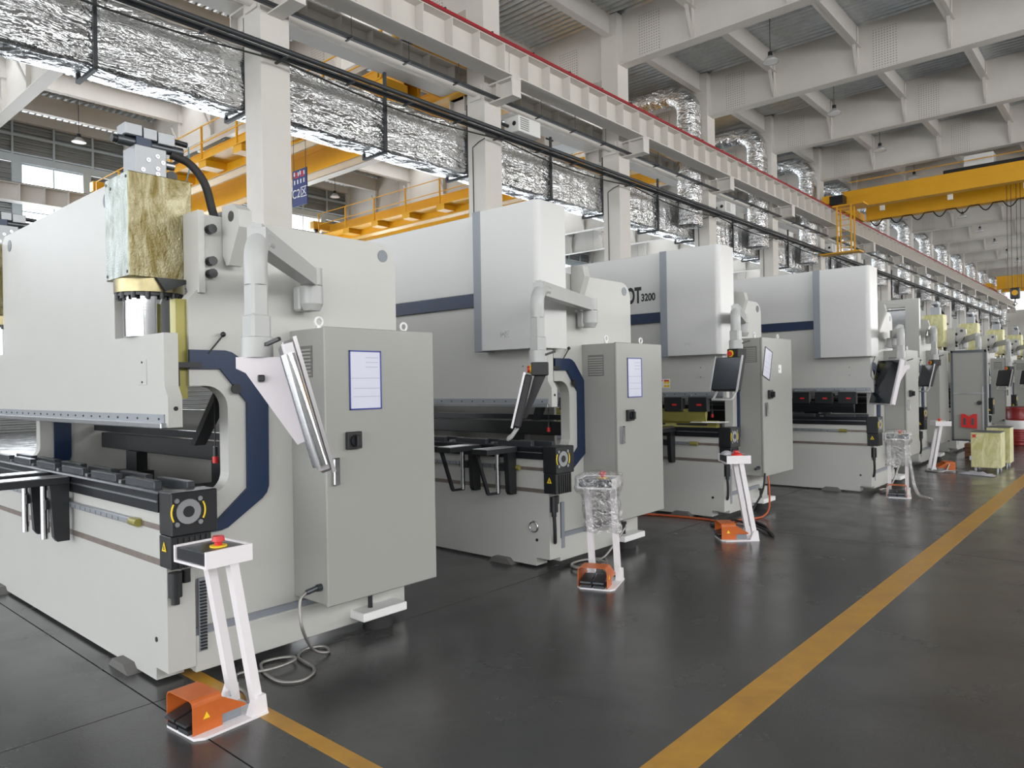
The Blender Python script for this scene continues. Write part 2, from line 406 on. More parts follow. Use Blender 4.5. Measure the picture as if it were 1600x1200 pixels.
# purlins and deck, bay by bay
def ibeam(L, zt, d, w):
    return MB().box(-.01, .01, 0, L, zt-d, zt).box(-w/2, w/2, 0, L, zt-d, zt-d+.02)
pm = ibeam(5.97, 13.05, .72, .24).mesh('purlin', M['steel_white'])
def deck_mesh(x0, x1):
    prof = []; p = .25
    n = int(6/p)
    for i in range(n):
        y = i*p; prof += [(y, 0), (y+.06, 0), (y+.10, .075), (y+.21, .075)]
    prof.append((6, 0))
    vs = [(x, a, 13.05+b) for x in (x0, x1) for a, b in prof]; m = len(prof)
    return MB().add(vs, [(i, i+1, m+i+1, m+i) for i in range(m-1)]).mesh('roof_deck', M['galv'])
SKY = [(-18.4, -17.2), (-23.6, -22.4), (-28.8, -27.6)]
dR = deck_mesh(-12.6, 14)
dLs = []; xa = -12.6
for a_, b_ in SKY: dLs.append(deck_mesh(b_, xa)); xa = a_
dLs.append(deck_mesh(-35, xa))
skm = [MB().box(a_-.02, b_+.02, .2, 5.8, 13.06, 13.07).mesh('skylight_pane', M['glass']) for a_, b_ in SKY]
skb = [MB().box(a_, b_, -.2, .2, 13.05, 13.09).mesh('skylight_bar', M['galv']) for a_, b_ in SKY]
ceil = empty('ceiling', **S)
YB = [-17.0 + .39 + 6*k for k in range(0, 19)]
for y in [CY[0]+.3-6*q for q in (3, 2, 1)] + [c+.3 for c in CY]:
    link('roof_deck', dR, ceil, (0, y, 0)); 
    for q_ in dLs: link('roof_deck', q_, ceil, (0, y, 0))
    for q_ in skm: link('skylight_pane', q_, ceil, (0, y, 0))
    for q_ in skb: link('skylight_bar', q_, ceil, (0, y, 0))
for k, y in enumerate(CY):
    for x in PR[:6] + PL + [-12.6]:
        o = link('purlin', pm, None, (x, y+.315, 0)); tag(o, 'pale steel purlin under the ribbed roof deck', None, 'roof purlins', 'structure')

# crane runway girders
stf = MB().box(0, .25, -.008, .008, 9.06, 9.69).mesh('stiffener', M['steel_white'])
for k in range(len(CY)-1):
    y0 = CY[k]+.3
    for xc, side, nm in ((-11.75, 1, 'aisle'), (-13.45, -1, 'side'), (-33.2, 1, 'far')):
        g = empty('runway_girder', (xc, y0, 0), **S)
        z = 0.0
        MB().box(-.012, .012, .01, 5.99, 9.05, 9.69).build('web', M['steel_white'], g)
        MB().box(-.25, .25, .005, 5.995, 9.02, 9.05).build('bottom_flange', M['steel_white'], g)
        MB().box(-.25, .25, .005, 5.995, 9.69, 9.72).build('top_flange', M['steel_white'], g)
        MB().box(-.035, .035, 0, 6, 9.72, 9.8).build('crane_rail', M['dark_steel'], g)
        for q in range(7):
            link('stiffener', stf, g, (0.012, .43+.857*q, 0))
        if side < 0:
            for q in range(7): link('stiffener', stf, g, (-.262, .43+.857*q, 0))
o = MB().box(-11.5, -11.44, 1.0, 91.2, 9.71, 9.77).build('conductor_rail', M['red_rail']); tag(o, 'long red conductor rail along the crane girder edge', 'conductor rail')
clip = MB().box(-.02, .03, -.02, .02, 9.75, 9.8).mesh('clip', M['black'])
for q in range(40): link('clip', clip, o, (-11.47, 8+1.5*q, 0))
# round tie tubes between columns
tm = MB().cyl((0, .02, 0), (0, 5.38, 0), .12, 16).mesh('tie_tube', M['steel_white'])
fm = MB().box(-.2, .2, 0, .03, -.2, .2).mesh('end_plate', M['steel_white'])
for k in range(len(CY)-1):
    o = link('tie_tube', tm, None, (-12.6, CY[k]+.6, 8.86)); tag(o, 'pale round tie tube between two columns', None, 'tie tubes', 'structure')
    link('end_plate', fm, o, (0, 0, 0)); link('end_plate', fm, o, (0, 5.37, 0))
# dark busbar rail and the pair of conduits hung in front of the columns
r = empty('busbar_rail', (-12.05, 0, 8.62)); tag(r, 'upper dark cable rail running past the white columns', 'cable rail')
MB().box(-.05, .05, -2, 91, -.035, .035, .01).build('rail', M['rail_dark'], r)
bk = MB().box(-.248, .14, -.02, .02, -.06, -.035).mesh('bracket', M['rail_dark'])
rod = MB().cyl((0, 0, 0), (0, 0, .42), .006, 6).mesh('hanger_rod', M['rail_dark'])
bks = MB().box(-.11, .14, -.02, .02, -.06, -.035).mesh('bracket', M['rail_dark'])
for q, y in enumerate([CY[0]+.3+1.5*q for q in range(0, 50)]):
    link('bracket', bk if q % 4 == 0 else bks, r, (0, y, 0)); link('hanger_rod', rod, r, (.08, y, 0))
r = empty('conduit_pair', (-12.05, 0, 7.80)); tag(r, 'lower pair of dark pipes running past the white columns', 'pipes')
MB().cyl((.02, -2, .05), (.02, 91, .05), .05, 12).build('pipe', M['rail_dark'], r)
MB().cyl((-.07, -2, -.04), (-.07, 91, -.04), .055, 12).build('pipe', M['rail_dark'], r)
MB().cyl((.06, -2, -.06), (.06, 91, -.06), .022, 8).build('pipe', M['rail_dark'], r)
bk2 = MB().box(-.248, .16, -.025, .025, -.13, -.1).mesh('bracket', M['rail_dark'])
bk2s = MB().box(-.13, .16, -.025, .025, -.13, -.1).mesh('bracket', M['rail_dark'])
for q, y in enumerate([CY[0]+.3+1.5*q for q in range(0, 50)]): link('bracket', bk2 if q % 4 == 0 else bk2s, r, (0, y, 0))
cab_pts = []
for k in range(len(CY)-1):
    for t in range(12):
        cab_pts.append((.02, CY[k]+.3+6*t/12, -.16-.16*math.sin(math.pi*t/12)))
MB().tube(cab_pts, .018, 6).build('slack_cable', M['rubber'], r)

# foil-wrapped duct behind the columns
def hsh(a, b, c=0):
    v = math.sin(a*12.9898+b*78.233+c*37.719)*43758.5453; return v-math.floor(v)
def vnoise(x, y, s=0):
    xi, yi = math.floor(x), math.floor(y); fx, fy = x-xi, y-yi; fx = fx*fx*(3-2*fx); fy = fy*fy*(3-2*fy)
    a, b, c, d = hsh(xi, yi, s), hsh(xi+1, yi, s), hsh(xi, yi+1, s), hsh(xi+1, yi+1, s)
    return a+(b-a)*fx+(c-a)*fy+(a-b-c+d)*fx*fy
def fbm(x, y, s=0): return .55*vnoise(x, y, s)+.3*vnoise(2.1*x, 2.1*y, s+1)+.15*vnoise(4.3*x, 4.3*y, s+2)
def duct_mesh(y0, L, seed):
    # ring round the section, swept along Y, with crumpled skin
    X0, X1, Z0, Z1 = -13.68, -12.98, 6.95, 8.10
    ring = []
    nx, nz = 8, 13
    for i in range(nz): ring.append((X1, Z0+(Z1-Z0)*i/nz, 1, 0))
    for i in range(nx): ring.append((X1-(X1-X0)*i/nx, Z1, 0, 1))
    for i in range(nz): ring.append((X0, Z1-(Z1-Z0)*i/nz, -1, 0))
    for i in range(nx): ring.append((X0+(X1-X0)*i/nx, Z0, 0, -1))
    n = len(ring); ny = int(L/.09); vs = []
    for j in range(ny+1):
        y = L*j/ny; puff = math.sin(math.pi*((y/1.5) % 1.0))
        for i, (x, z, a, b) in enumerate(ring):
            d = .07*(fbm((y+y0)*1.7, i*.45, seed)-.5) + .02*(fbm((y+y0)*4+i*.8, i*.9, seed+5)-.5) + .035*puff
            e = .5 if i % (nz+nx) in (0, nz) else 1
            vs.append((x+a*d*e, y, z+b*d*e))
    fs = [(j*n+i, j*n+(i+1) % n, (j+1)*n+(i+1) % n, (j+1)*n+i) for j in range(ny) for i in range(n)]
    return MB().add(vs, fs, True).mesh('duct_section', M['foil'])
duct = empty('air_duct', (0, 0, 0)); tag(duct, 'crumpled silver foil air duct running behind the white columns', 'air duct')
dms = [duct_mesh(CY[0]+.3+6*k, 6.0, k*3) for k in range(4)]
for k in range(len(CY)-1):
    link('duct_section', dms[k % 4], duct, (0, CY[k]+.3, 0))
hg = MB().box(-12.96, -12.90, -.03, .03, 6.86, 8.66).box(-13.72, -12.90, -.03, .03, 6.84, 6.90).box(-13.76, -13.70, -.03, .03, 6.86, 8.3).mesh('duct_hanger', M['rail_dark'])
for k in range(len(CY)-1):
    for off in (3.1, 5.75): link('duct_hanger', hg, duct, (0, CY[k]+.3+off, 0))
# foil risers with elbows going up at every far column
def riser_mesh():
    path = []
    path += [(-12.55, 0, 7.2+.37*i) for i in range(12)]
    cz = 11.3
    for i in range(1, 9):
        a = R(90*i/8); path.append((-12.55-.75*(1-math.cos(a)), 0, cz+.75*math.sin(a)))
    path += [(-13.3-.35*i, 0, cz+.75) for i in range(1, 7)]
    m = MB(); seg = 22; vs = []
    for j, p in enumerate(path):
        q = Vector(path[min(j+1, len(path)-1)])-Vector(path[max(j-1, 0)]); q.normalize()
        side = Vector((0, 1, 0)); nn = side.cross(q)
        for k in range(seg):
            t = 2*math.pi*k/seg; c, s_ = math.cos(t), math.sin(t)
            c = math.copysign(abs(c)**.7, c); s_ = math.copysign(abs(s_)**.7, s_)
            rr = .5*(1+.12*(fbm(j*.9, k*.7, 3)-.5))
            vs.append(Vector(p)+side*c*rr*1.05+nn*s_*rr*.72)
    n = len(path)
    return m.add(vs, [(i*seg+k, i*seg+(k+1) % seg, (i+1)*seg+(k+1) % seg, (i+1)*seg+k) for i in range(n-1) for k in range(seg)], True).mesh('riser', M['foil'])
rm = riser_mesh()
for k in range(3, len(CY)-1): link('riser', rm, duct, (0, CY[k]+5.05, 0))
# small white units fixed between the columns
def hvac(label, loc, s=(.5, .9, .42)):
    o = empty('ventilation_unit', loc); tag(o, label, 'fan unit')
    MB().box(-s[0]/2, s[0]/2, -s[1]/2, s[1]/2, 0, s[2], .015).build('housing', M['white'], o)
    for q in range(6): MB().box(s[0]/2, s[0]/2+.01, -s[1]*.42, -s[1]*.05, .06+q*.055, .085+q*.055).build('louvre', M['cab'], o)
    MB().cyl((-.12, -s[1]/2-.3, .2), (-.12, -s[1]/2, .2), .045, 12).build('stub_pipe', M['black'], o)
    MB().cyl((.1, -s[1]/2-.012, .22), (.1, -s[1]/2, .22), .06, 14).build('port', M['black'], o)
hvac('white box unit with black pipe just past the second column', (-12.45, 14.7, 8.12))
hvac('white box unit beside the riser past the fourth column', (-12.3, 26.4, 7.95))
hvac('larger white ventilation box with grille high behind the third column', (-14.3, 19.0, 9.2), (.9, 1.0, .7))
hvac('white box unit near the sixth column on the pipes', (-12.3, 38.5, 7.95))

# left wall: posts, girts, ribbed siding, windows
def siding_mesh(z0, z1, L):
    prof = []; p = .2; n = int((z1-z0)/p)
    for i in range(n):
        z = z0+(z1-z0)*i/n; d = (z1-z0)/n
        prof += [(0, z), (0, z+.35*d), (.05, z+.5*d), (.05, z+.85*d)]
    prof.append((0, z1)); m = len(prof)
    vs = [(a, y, z) for y in (0, L) for a, z in prof]
    return MB().add(vs, [(i, i+1, m+i+1, m+i) for i in range(m-1)])
wl = empty('wall_left', (-34.8, 0, 0), **S)
s_hi = siding_mesh(11.3, 13.05, 6).mesh('siding_panel', M['siding']); s_lo = siding_mesh(5.4, 7.0, 6).mesh('siding_panel', M['siding']); s_solid = siding_mesh(2.0, 5.4, 6).mesh('siding_panel', M['siding']); s_pl = siding_mesh(0, 2.0, 6).mesh('siding_panel', M['siding'])
s_a = siding_mesh(7.0, 11.0, 1.55).mesh('siding_panel', M['siding']); s_b = siding_mesh(7.0, 11.0, 1.75).mesh('siding_panel', M['siding'])
post = MB().box(0, .3, -.2, .2, 0, 13.05).mesh('wall_post', M['steel_white'])
girt = MB().box(.02, .14, 0, 6, -.05, .05).mesh('girt', M['bluegrey'])
girt_w = MB().box(.02, .14, 0, 6, -.15, .15).mesh('girt', M['bluegrey'])
mull = MB().box(.03, .12, -.035, .035, 11.3, 12.7).mesh('mullion', M['bluegrey'])
jamb = MB().box(.02, .13, -.16, .16, 7.0, 11.0).mesh('jamb', M['bluegrey'])
pane = MB().box(-.004, .004, 0, 1.17, 7.06, 10.94).mesh('pane', M['glass'])
wfr = MB().box(-.03, .03, 0, 2.4, 7.0, 7.06).box(-.03, .03, 0, 2.4, 10.93, 11.0).box(-.03, .03, 0, .05, 7.06, 10.93).box(-.03, .03, 2.35, 2.4, 7.06, 10.93).box(-.03, .03, 1.175, 1.225, 7.06, 10.93).box(-.03, .03, 0, 2.4, 9.0, 9.05).mesh('window_frame', M['bluegrey'])
pane_lo = MB().box(-.004, .004, 0, 2.66, 2.06, 5.34).mesh('pane', M['glass'])
wfr_lo = MB().box(-.03, .03, 0, 5.5, 2.0, 2.06).box(-.03, .03, 0, 5.5, 5.34, 5.4).box(-.03, .03, 0, .05, 2.06, 5.34).box(-.03, .03, 5.45, 5.5, 2.06, 5.34).box(-.03, .03, 2.72, 2.78, 2.06, 5.34).box(-.03, .03, 0, 5.5, 3.7, 3.75).mesh('window_frame', M['bluegrey'])
eave = MB().box(0, .25, 0, 6, 12.66, 13.05).mesh('eave_beam', M['steel_white'])
wn = 1
WY = [CY[0]+.3-6*q for q in (3, 2, 1)] + [c+.3 for c in CY]
for y in WY:
    link('wall_post', post, wl, (0, y, 0)); link('siding_panel', s_hi, wl, (0, y, 0)); link('siding_panel', s_lo, wl, (0, y, 0)); link('siding_panel', s_pl, wl, (0, y, 0))
    link('siding_panel', s_a, wl, (0, y, 0)); link('siding_panel', s_b, wl, (0, y+4.25, 0))
    link('girt', girt, wl, (0, y, 12.1)); link('girt', girt_w, wl, (0, y, 11.15)); link('girt', girt, wl, (0, y, 7.0)); link('eave_beam', eave, wl, (0, y, 0))
    for q in (1.5, 3.0, 4.5): link('mullion', mull, wl, (0, y+q, 0))
    link('jamb', jamb, wl, (0, y+1.62, 0)); link('jamb', jamb, wl, (0, y+4.25, 0))
    w = empty('window_%d' % wn, (-34.75, y+1.78, 0), **S); wn += 1
    link('window_frame', wfr, w); link('pane', pane, w, (0, .03, 0)); link('pane', pane, w, (0, 1.2, 0))
for y in WY[:4]: link('siding_panel', s_solid, wl, (0, y, 0))
for y in WY[4:]:
    w = empty('window_%d' % wn, (-34.75, y+.25, 0), **S); wn += 1
    link('window_frame', wfr_lo, w); link('pane', pane_lo, w, (0, .05, 0)); link('pane', pane_lo, w, (0, 2.78, 0))
# gable end wall with a glazed band, right wall
we = empty('wall_end', (0, YE, 0), **S)
MB().box(-35, 14, 0, .2, 0, 8.9).box(-35, 14, 0, .2, 10.9, 13.05).box(-35, -13, 0, .2, 8.9, 10.9).build('panel', M['wall_paint'], we)
w = empty('window_%d' % wn, (0, YE, 0), **S); wn += 1
for q in range(9):
    MB().box(-13+3*q, -10.08+3*q, .09, .1, 8.95, 10.85).build('pane', M['glass'], w)
    MB().box(-10.08+3*q, -10+3*q, .05, .15, 8.9, 10.9).build('window_bar', M['bluegrey'], w)
MB().box(-13, 14, .05, .15, 9.9, 9.96).build('window_bar', M['bluegrey'], w)
wb = empty('wall_back', (0, -19, 0), **S)
MB().box(-35, 14, -.2, 0, 7.6, 13.05).box(-35, -28, -.2, 0, 0, 7.6).box(12, 14, -.2, 0, 0, 7.6).build('panel', M['wall_paint'], wb)
wr = empty('wall_right', (14, 0, 0), **S)
MB().box(0, .2, -19, YE, 0, 5.0).box(0, .2, -19, YE, 9.0, 13.05).build('panel', M['wall_paint'], wr)

# ---------------------------------------------------------------- overhead cranes
def crane(label, y, x0, x1, zb, H, gap, walk, near_x):
    c = empty('overhead_crane', (0, y, 0)); tag(c, label, 'crane')
    for q in (0, gap):
        MB().box(x0+.5, x1-.5, q-.02, q+.5, zb, zb+.03).box(x0+.5, x1-.5, q-.02, q+.5, zb+H-.03, zb+H).box(x0+.6, x1-.6, q, q+.03, zb, zb+H).box(x0+.6, x1-.6, q+.45, q+.48, zb, zb+H).build('bridge_girder', M['yellow'], c)
        MB().box(x0+.6, x1-.6, q-.012, q, zb+H*.62, zb+H*.64).build('girder_seam', M['yellow'], c)
    for x in (x0, x1):
        MB().box(x-.2, x+.2, -.7, gap+1.2, 9.95, 10.35, .02).build('end_carriage', M['yellow'], c)
        for yy in (-.4, gap+.9): MB().cyl((x-.06, yy, 9.98), (x+.06, yy, 9.98), .18, 16).build('wheel', M['dark_steel'], c)
    if walk:
        n = int((x1-x0)/2.2)
        MB().box(x0+.6, x1-.6, -.75, -.02, zb+.28, zb+.32).build('walkway', M['yellow'], c)
        pm_ = MB().box(-.025, .025, -.03, .03, zb+.3, zb+1.42).mesh('railing_post', M['yellow'])
        km = MB().box(-.25, .25, -.72, 0, zb+.06, zb+.28).mesh('walkway_bracket', M['yellow'])
        for i in range(n+1):
            x = x0+.7+(x1-x0-1.4)*i/n
            link('railing_post', pm_, c, (x, -.73, 0)); link('walkway_bracket', km, c, (x, 0, 0))
        for zz in (.85, 1.40): MB().cyl((x0+.7, -.73, zb+zz), (x1-.7, -.73, zb+zz), .022, 8).build('handrail', M['yellow'], c)
    return c
cA = crane('yellow bridge crane crossing the far bay above the nearest machine', 12.0, -33.2, -13.45, 8.80, 1.05, 2.0, True, 1)
cB = crane('second yellow bridge crane in the far bay with walkway brackets', 22.6, -33.2, -13.45, 9.2, .95, 2.0, True, 1)
# end platform of the near far-bay crane by the second column
MB().box(-14.2, -13.0, 1.0, 2.9, 8.98, 9.02).build('end_platform', M['yellow'], cA)
for yy in (-.6, .6, 1.8): MB().box(-14.25, -14.17, yy, yy+.06, 9.0, 10.4).build('railing_post', M['yellow'], cA)
MB().box(-14.3, -13.9, .4, 1.6, 9.3, 9.6, .02).build('gearbox', M['yellow'], cA)
cC = crane('yellow bridge crane spanning the aisle bay with hanging ladder', 37.0, -11.75, 12.5, 9.75, .82, 3.6, False, 1)
lad = MB()
for x in (0, .62): 
    for yy in (0, .5): lad.bar((x, yy, 7.55), (x, yy, 9.75), .06, .06)
lad.build('ladder_frame', M['yellow'], cC, (-11.2, -.9, 0))
rg = MB().bar((0, 0, 0), (.62, 0, 0), .03, .03).mesh('rung', M['yellow'])
for q in range(8): link('rung', rg, cC, (-11.2, -.9, 7.75+.26*q))
MB().box(-12.0, -10.2, -1.0, -.3, 7.5, 7.56).build('ladder_platform', M['yellow'], cC)
MB().box(-11.4, -10.0, -1.0, -.2, 9.7, 9.76).build('ladder_platform', M['yellow'], cC)
MB().box(-11.6, -11.0, -.7, -.1, 9.9, 10.3).build('drive_motor', M['black'], cC)
MB().cyl((-10.8, -.3, 10.9), (11, -.3, 10.9), .02, 6).build('handrail', M['yellow'], cC)
MB().box(-7.0, -1.2, .2, 3.2, 10.57, 10.78, .02).build('trolley', M['black'], cC)
MB().box(-6.2, -5.1, .2, .9, 10.78, 11.25, .02).build('control_box', M['white'], cC)
MB().cyl((-3.6, .5, 11.0), (-2.9, .5, 11.0), .25, 14).build('hoist_motor', M['black'], cC)
for xx in (-9.6, -6.8, -4.0, -1.0): MB().box(xx-.1, xx+.1, .5, .6, 9.52, 9.75).build('cable_box', M['white'], cC)
fes = []
for q in range(21):
    for t in range(10): fes.append((-10.9+.95*(q+(t/10 if t < 6 else .6+(t-6)*.1)), 3.4, 9.68-(.3*math.sin(math.pi*t/6) if t < 6 else 0)))
MB().tube(fes, .03, 6).build('festoon_cable', M['rubber'], cC)
for dx in (-.25, -.1, .1, .25): MB().cyl((-4.65+dx, 2.2, 5.5), (-4.65+dx, 2.2, 10.6), .012, 6).build('hoist_rope', M['black'], cC)
MB().box(-4.84, -4.46, 2.1, 2.3, 5.0, 5.5, .04).build('hook_block', M['black'], cC)
MB().cyl((-4.65, 2.08, 5.28), (-4.65, 2.32, 5.28), .12, 16).build('sheave', M['yellow'], cC)
MB().tube([(-4.65, 2.2, 5.0), (-4.65, 2.2, 4.88), (-4.57, 2.2, 4.8), (-4.65, 2.2, 4.72), (-4.73, 2.2, 4.78)], .03, 8).build('hook', M['dark_steel'], cC)
cD = crane('distant yellow bridge crane near the bright end windows', 82.0, -11.75, 12.5, 9.75, 1.2, 3.0, False, 1)

# high bay lamps
def lamp_meshes():
    sh = MB().lathe([(.06, .20), (.10, .17), (.26, .0), (.25, -.005), (.08, .15)], seg=20).mesh('shade', M['lead'])
    cp = MB().cyl((0, 0, .19), (0, 0, .32), .07, 14).mesh('ballast_cap', M['black'])
    rd = MB().cyl((0, 0, .3), (0, 0, 1.62), .012, 6).mesh('rod', M['dark_steel'])
    gl = MB().cyl((0, 0, .0), (0, 0, .01), .22, 18).mesh('lens', M['white'])
    return sh, cp, rd, gl
LM = lamp_meshes()
ords = ['nearest', 'second', 'third', 'fourth', 'fifth', 'sixth', 'seventh', 'eighth', 'ninth', 'tenth', 'eleventh', 'twelfth']
def lamp(x, y, z, label, group):
    o = empty('high_bay_lamp', (x, y, z)); tag(o, label, 'lamp', group)
    for nme, me in zip(('shade', 'ballast_cap', 'rod', 'lens'), LM): link(nme, me, o)
for k in range(11): lamp(-8.85, 22.4+6*k, 11.45, ords[k]+' bell lamp from the camera hanging over the aisle', 'lamps over the aisle')
for k in range(6): lamp(-31.8, 10.4+6*k, 11.45, ords[k]+' bell lamp from the camera in the far bay', 'lamps in the far bay')
# blue zone sign hung from the near far-bay crane
sg = empty('zone_sign', (-17.98, 11.5, 6.72)); tag(sg, 'blue hanging zone sign reading C2 behind the first column', 'sign')
MB().box(-.36, .36, -.015, .015, 0, 1.02, .005).build('board', M['sign_blue'], sg)
text('lettering', 'C2区', .34, M['white'], sg, (0, -.02, .34), (R(90), 0, 0), .002, 'CENTER')
for q in range(4): MB().box(-.27+q*.155, -.215+q*.155, -.017, -.015, .62, .74).build('small_mark', M['white'], sg)
for q in range(2):
    MB().box(-.26+q*.29, -.04+q*.29, -.017, -.015, .80, .84).box(-.20+q*.29, -.1+q*.29, -.017, -.015, .86, .95).build('red_mark', M['red'], sg)
    MB().box(-.28+q*.29, -.22+q*.29, -.018, -.015, .86, .97).box(-.08+q*.29, -.03+q*.29, -.018, -.015, .84, .95).build('white_mark', M['white'], sg)
for x in (-.3, .3): MB().cyl((x, 0, 1.0), (x, 0, 2.355), .008, 6).build('hanger', M['dark_steel'], sg)

# ---------------------------------------------------------------- press brakes
def frame_poly(D):
    p = [(.16, .05), (D, .05), (D, 2.42)]
    p += arc(D-.15, 2.434, .15, 0, 90, 6)
    p += [(.25, 2.584), (.25, 2.2), (.16, 2.1), (.16, 1.62), (.25, 1.62)]
    p += arc(.25, 1.49, .13, 90, 0, 7)[1:]
    p += arc(.27, 1.12, .11, 0, -90, 7)
    p += [(.16, 1.01)]
    return p
GUARD_OUT = [(.155, 1.82)] + [(.36, 1.82)] + [(.40, 1.81), (.44, 1.785)] + [(.60, 1.60), (.625, 1.55)] + [(.62, 1.02), (.605, .98), (.575, .95)] + [(.36, .81), (.32, .80), (.155, .80)]
GUARD_IN = [(.155, .86), (.30, .86), (.485, 1.02), (.49, 1.52), (.33, 1.715), (.155, 1.715)]
bolt_m = MB().cyl((0, 0, 0), (.05, 0, 0), .026, 10).mesh('bolt', M['black'])
bolt_s = MB().cyl((0, 0, 0), (.006, 0, 0), .006, 8).mesh('bolt', M['black'])
screw_y = MB().cyl((0, -.004, 0), (0, 0, 0), .006, 8).mesh('screw', M['black'])
tick_m = MB().box(-.002, .002, -.0012, 0, 0, .02).mesh('scale_tick', M['ink'])
tri_m = MB().prism([(-.026, 0), (.026, 0), (0, .05)], 'y', -.002, 0).mesh('warning_triangle', M['label_yellow'])
tri_k = MB().prism([(-.006, .008), (.006, .008), (.003, .03), (-.003, .03)], 'y', -.003, -.002).mesh('warning_mark', M['ink'])
die_m = MB().box(-.2, .2, -.022, .022, 0, .05, .004).mesh('die_block', M['die'])

def ring_yz(m, x0, x1, cy, cz, r0, r1, seg=20):
    vs = []
    for x in (x0, x1):
        for r in (r0, r1):
            for i in range(seg):
                t = 2*math.pi*i/seg; vs.append((x, cy+r*math.cos(t), cz+r*math.sin(t)))
    f = []
    for i in range(seg):
        j = (i+1) % seg
        f += [(i, j, seg+j, seg+i), (2*seg+i, 3*seg+i, 3*seg+j, 2*seg+j), (i, 2*seg+i, 2*seg+j, j), (seg+i, seg+j, 3*seg+j, 3*seg+i)]
    return m.add(vs, f)

def press_brake(label, X, Y, D=1.63, cover=True, tool=False, arms=(), detail=2, bs=1.0, L=3.47, words=None, block_mat=None, open_top=False, group='press brakes in the row'):
    o = empty('press_brake', (X, Y, 0)); tag(o, label, 'press brake', group)
    P = lambda n, m, b: b.build(n, M[m] if isinstance(m, str) else m, o)
    fp = frame_poly(D)
    for x0 in (-.1, -L):
        P('frame_plate', 'cream', MB().prism(fp, 'x', x0, x0+.1))
    # dark disc at the top corner, its colour standing in for a shaded lifting hole
    P('lifting_hole_disc', 'dark_steel', MB().cyl((-.02, D-.11, 2.50), (.003, D-.11, 2.50), .042, 18))
    # blue throat guard
    for x0 in ((0, .022), (-L-.022, -L)):
        P('throat_guard', 'navy', MB().prism(GUARD_OUT + GUARD_IN, 'x', *x0))
    P('throat_guard', 'navy', MB().prism(GUARD_OUT + GUARD_IN, 'x', -L+.1, -L+.12))
    P('guard_bolt', 'black', MB().cyl((.02, .42, 1.60), (.032, .42, 1.60), .03, 14))
    # base skirt with ledge, feet
    P('base_skirt', 'cream', MB().box(0, .045, .15, D, .05, .25, .004))
    P('ledge_strip', 'grey_trim', MB().box(0, .03, .16, D-.2, .25, .285))
    ft = P('levelling_foot', 'white', MB().box(.04, .19, D-.46, D-.10, .09, .145, .006))
    MB().cyl((.1, D-.34, .14), (.1, D-.34, .25), .016, 10).cyl((.1, D-.34, .235), (.1, D-.34, .26), .028, 10).build('bolt', M['black'], ft)
    MB().cyl((.06, D-.25, 0), (.06, D-.25, .09), .10, 18).build('pad', M['rubber'], ft)
    P('front_pad', 'grey_pad', MB().prism([(-.62, 0), (-.34, 0), (-.40, .05), (-.56, .05)], 'y', -.06, .14))
    P('front_pad', 'grey_pad', MB().prism([(-L+.3, 0), (-L+.6, 0), (-L+.54, .05), (-L+.36, .05)], 'y', -.06, .14))
    # bed plate
    bp = [(-L-.05, .05), (-.10, .02), (-.10, .09), (.05, .09), (.05, .97), (-L-.05, .97)]
    bp[0] = (-L-.05, .02)
    bed = P('bed', 'cream', MB().prism(bp, 'y', 0, .15))
    for z0, z1 in ((.655, .69), (.845, .875)):
        MB().box(-L-.05, .048, -.003, .002, z0, z1).build('bed_groove', M['groove'], bed)
    MB().cyl((-.09, -.004, .245), (-.09, .001, .245), .014, 12).build('bed_hole', M['black'], bed)
    rl = MB().box(-L+.2, -.35, -.03, -.002, .845, .88, .004).build('support_rail', M['rail_steel'], o)
    for q in range(30): link('scale_tick', tick_m, rl, (-L+.4+q*.088, -.03, .85))
    MB().cyl((-.36, -.018, .862), (-.26, -.018, .862), .024, 10).build('rail_stop', M['olive'], o)
    # table with dies
    tb = P('table', 'alu_black', MB().prism([(-.02, .945), (.2, .945), (.2, 1.04), (.0, 1.055), (-.012, 1.055), (-.02, 1.045)], 'x', -L-.05, .0))
    MB().box(-L-.05, 0, -.027, -.02, 1.0, 1.008).build('slot', M['steel'], tb)
    nd = 6
    for q in range(nd):
        link('die_block', die_m, o, (-.36-q*.55, .05, 1.045)); link('die_block', die_m, o, (-.22-q*.55, .17, 1.04))
        if detail > 1: MB().box(-.64-q*.55, -.60-q*.55, .02, .08, 1.045, 1.07).build('die_clamp', M['steel'], o)
    # end drive housing, hub and motor
    dr = P('drive_housing', 'black', MB().box(.0, .15, -.015, .235, .83, 1.06, .006))
    mo = P('drive_motor', 'black', MB().box(.01, .145, -.02, .2, .66, .83, .004))
    for q in range(6): MB().box(.145, .152, .02+q*.03, .035+q*.03, .66, .82).build('cooling_fin', M['black_matte'], mo)
    hub = ring_yz(MB(), .15, .156, .075, .955, .03, .066).build('hub_plate', M['alu'], dr)
    MB().cyl((.15, .075, .955), (.158, .075, .955), .03, 16).build('hub_bore', M['ink'], dr)
    for a in (45, 135, 225, 315):
        MB().cyl((.15, .075+.088*math.cos(R(a)), .955+.088*math.sin(R(a))), (.158, .075+.088*math.cos(R(a)), .955+.088*math.sin(R(a))), .013, 10).build('screw', M['steel'], dr)
    for a0, a1 in ((150, 210), (-30, 30)):
        MB().tube([(.152, .075+.09*math.cos(R(a)), .955+.09*math.sin(R(a))) for a in range(a0, a1+1, 12)], .005, 6).build('arrow_mark', M['label_yellow'], dr)
    w = link('warning_triangle', tri_m, o, (.075, -.022, .75)); link('warning_mark', tri_k, w)
    P('connector', 'black', MB().cyl((.08, .03, .50), (.08, .03, .63), .035, 12).cyl((.05, .1, .56), (.05, .1, .63), .025, 10).cyl((.08, .03, .46), (.08, .03, .5), .022, 10))
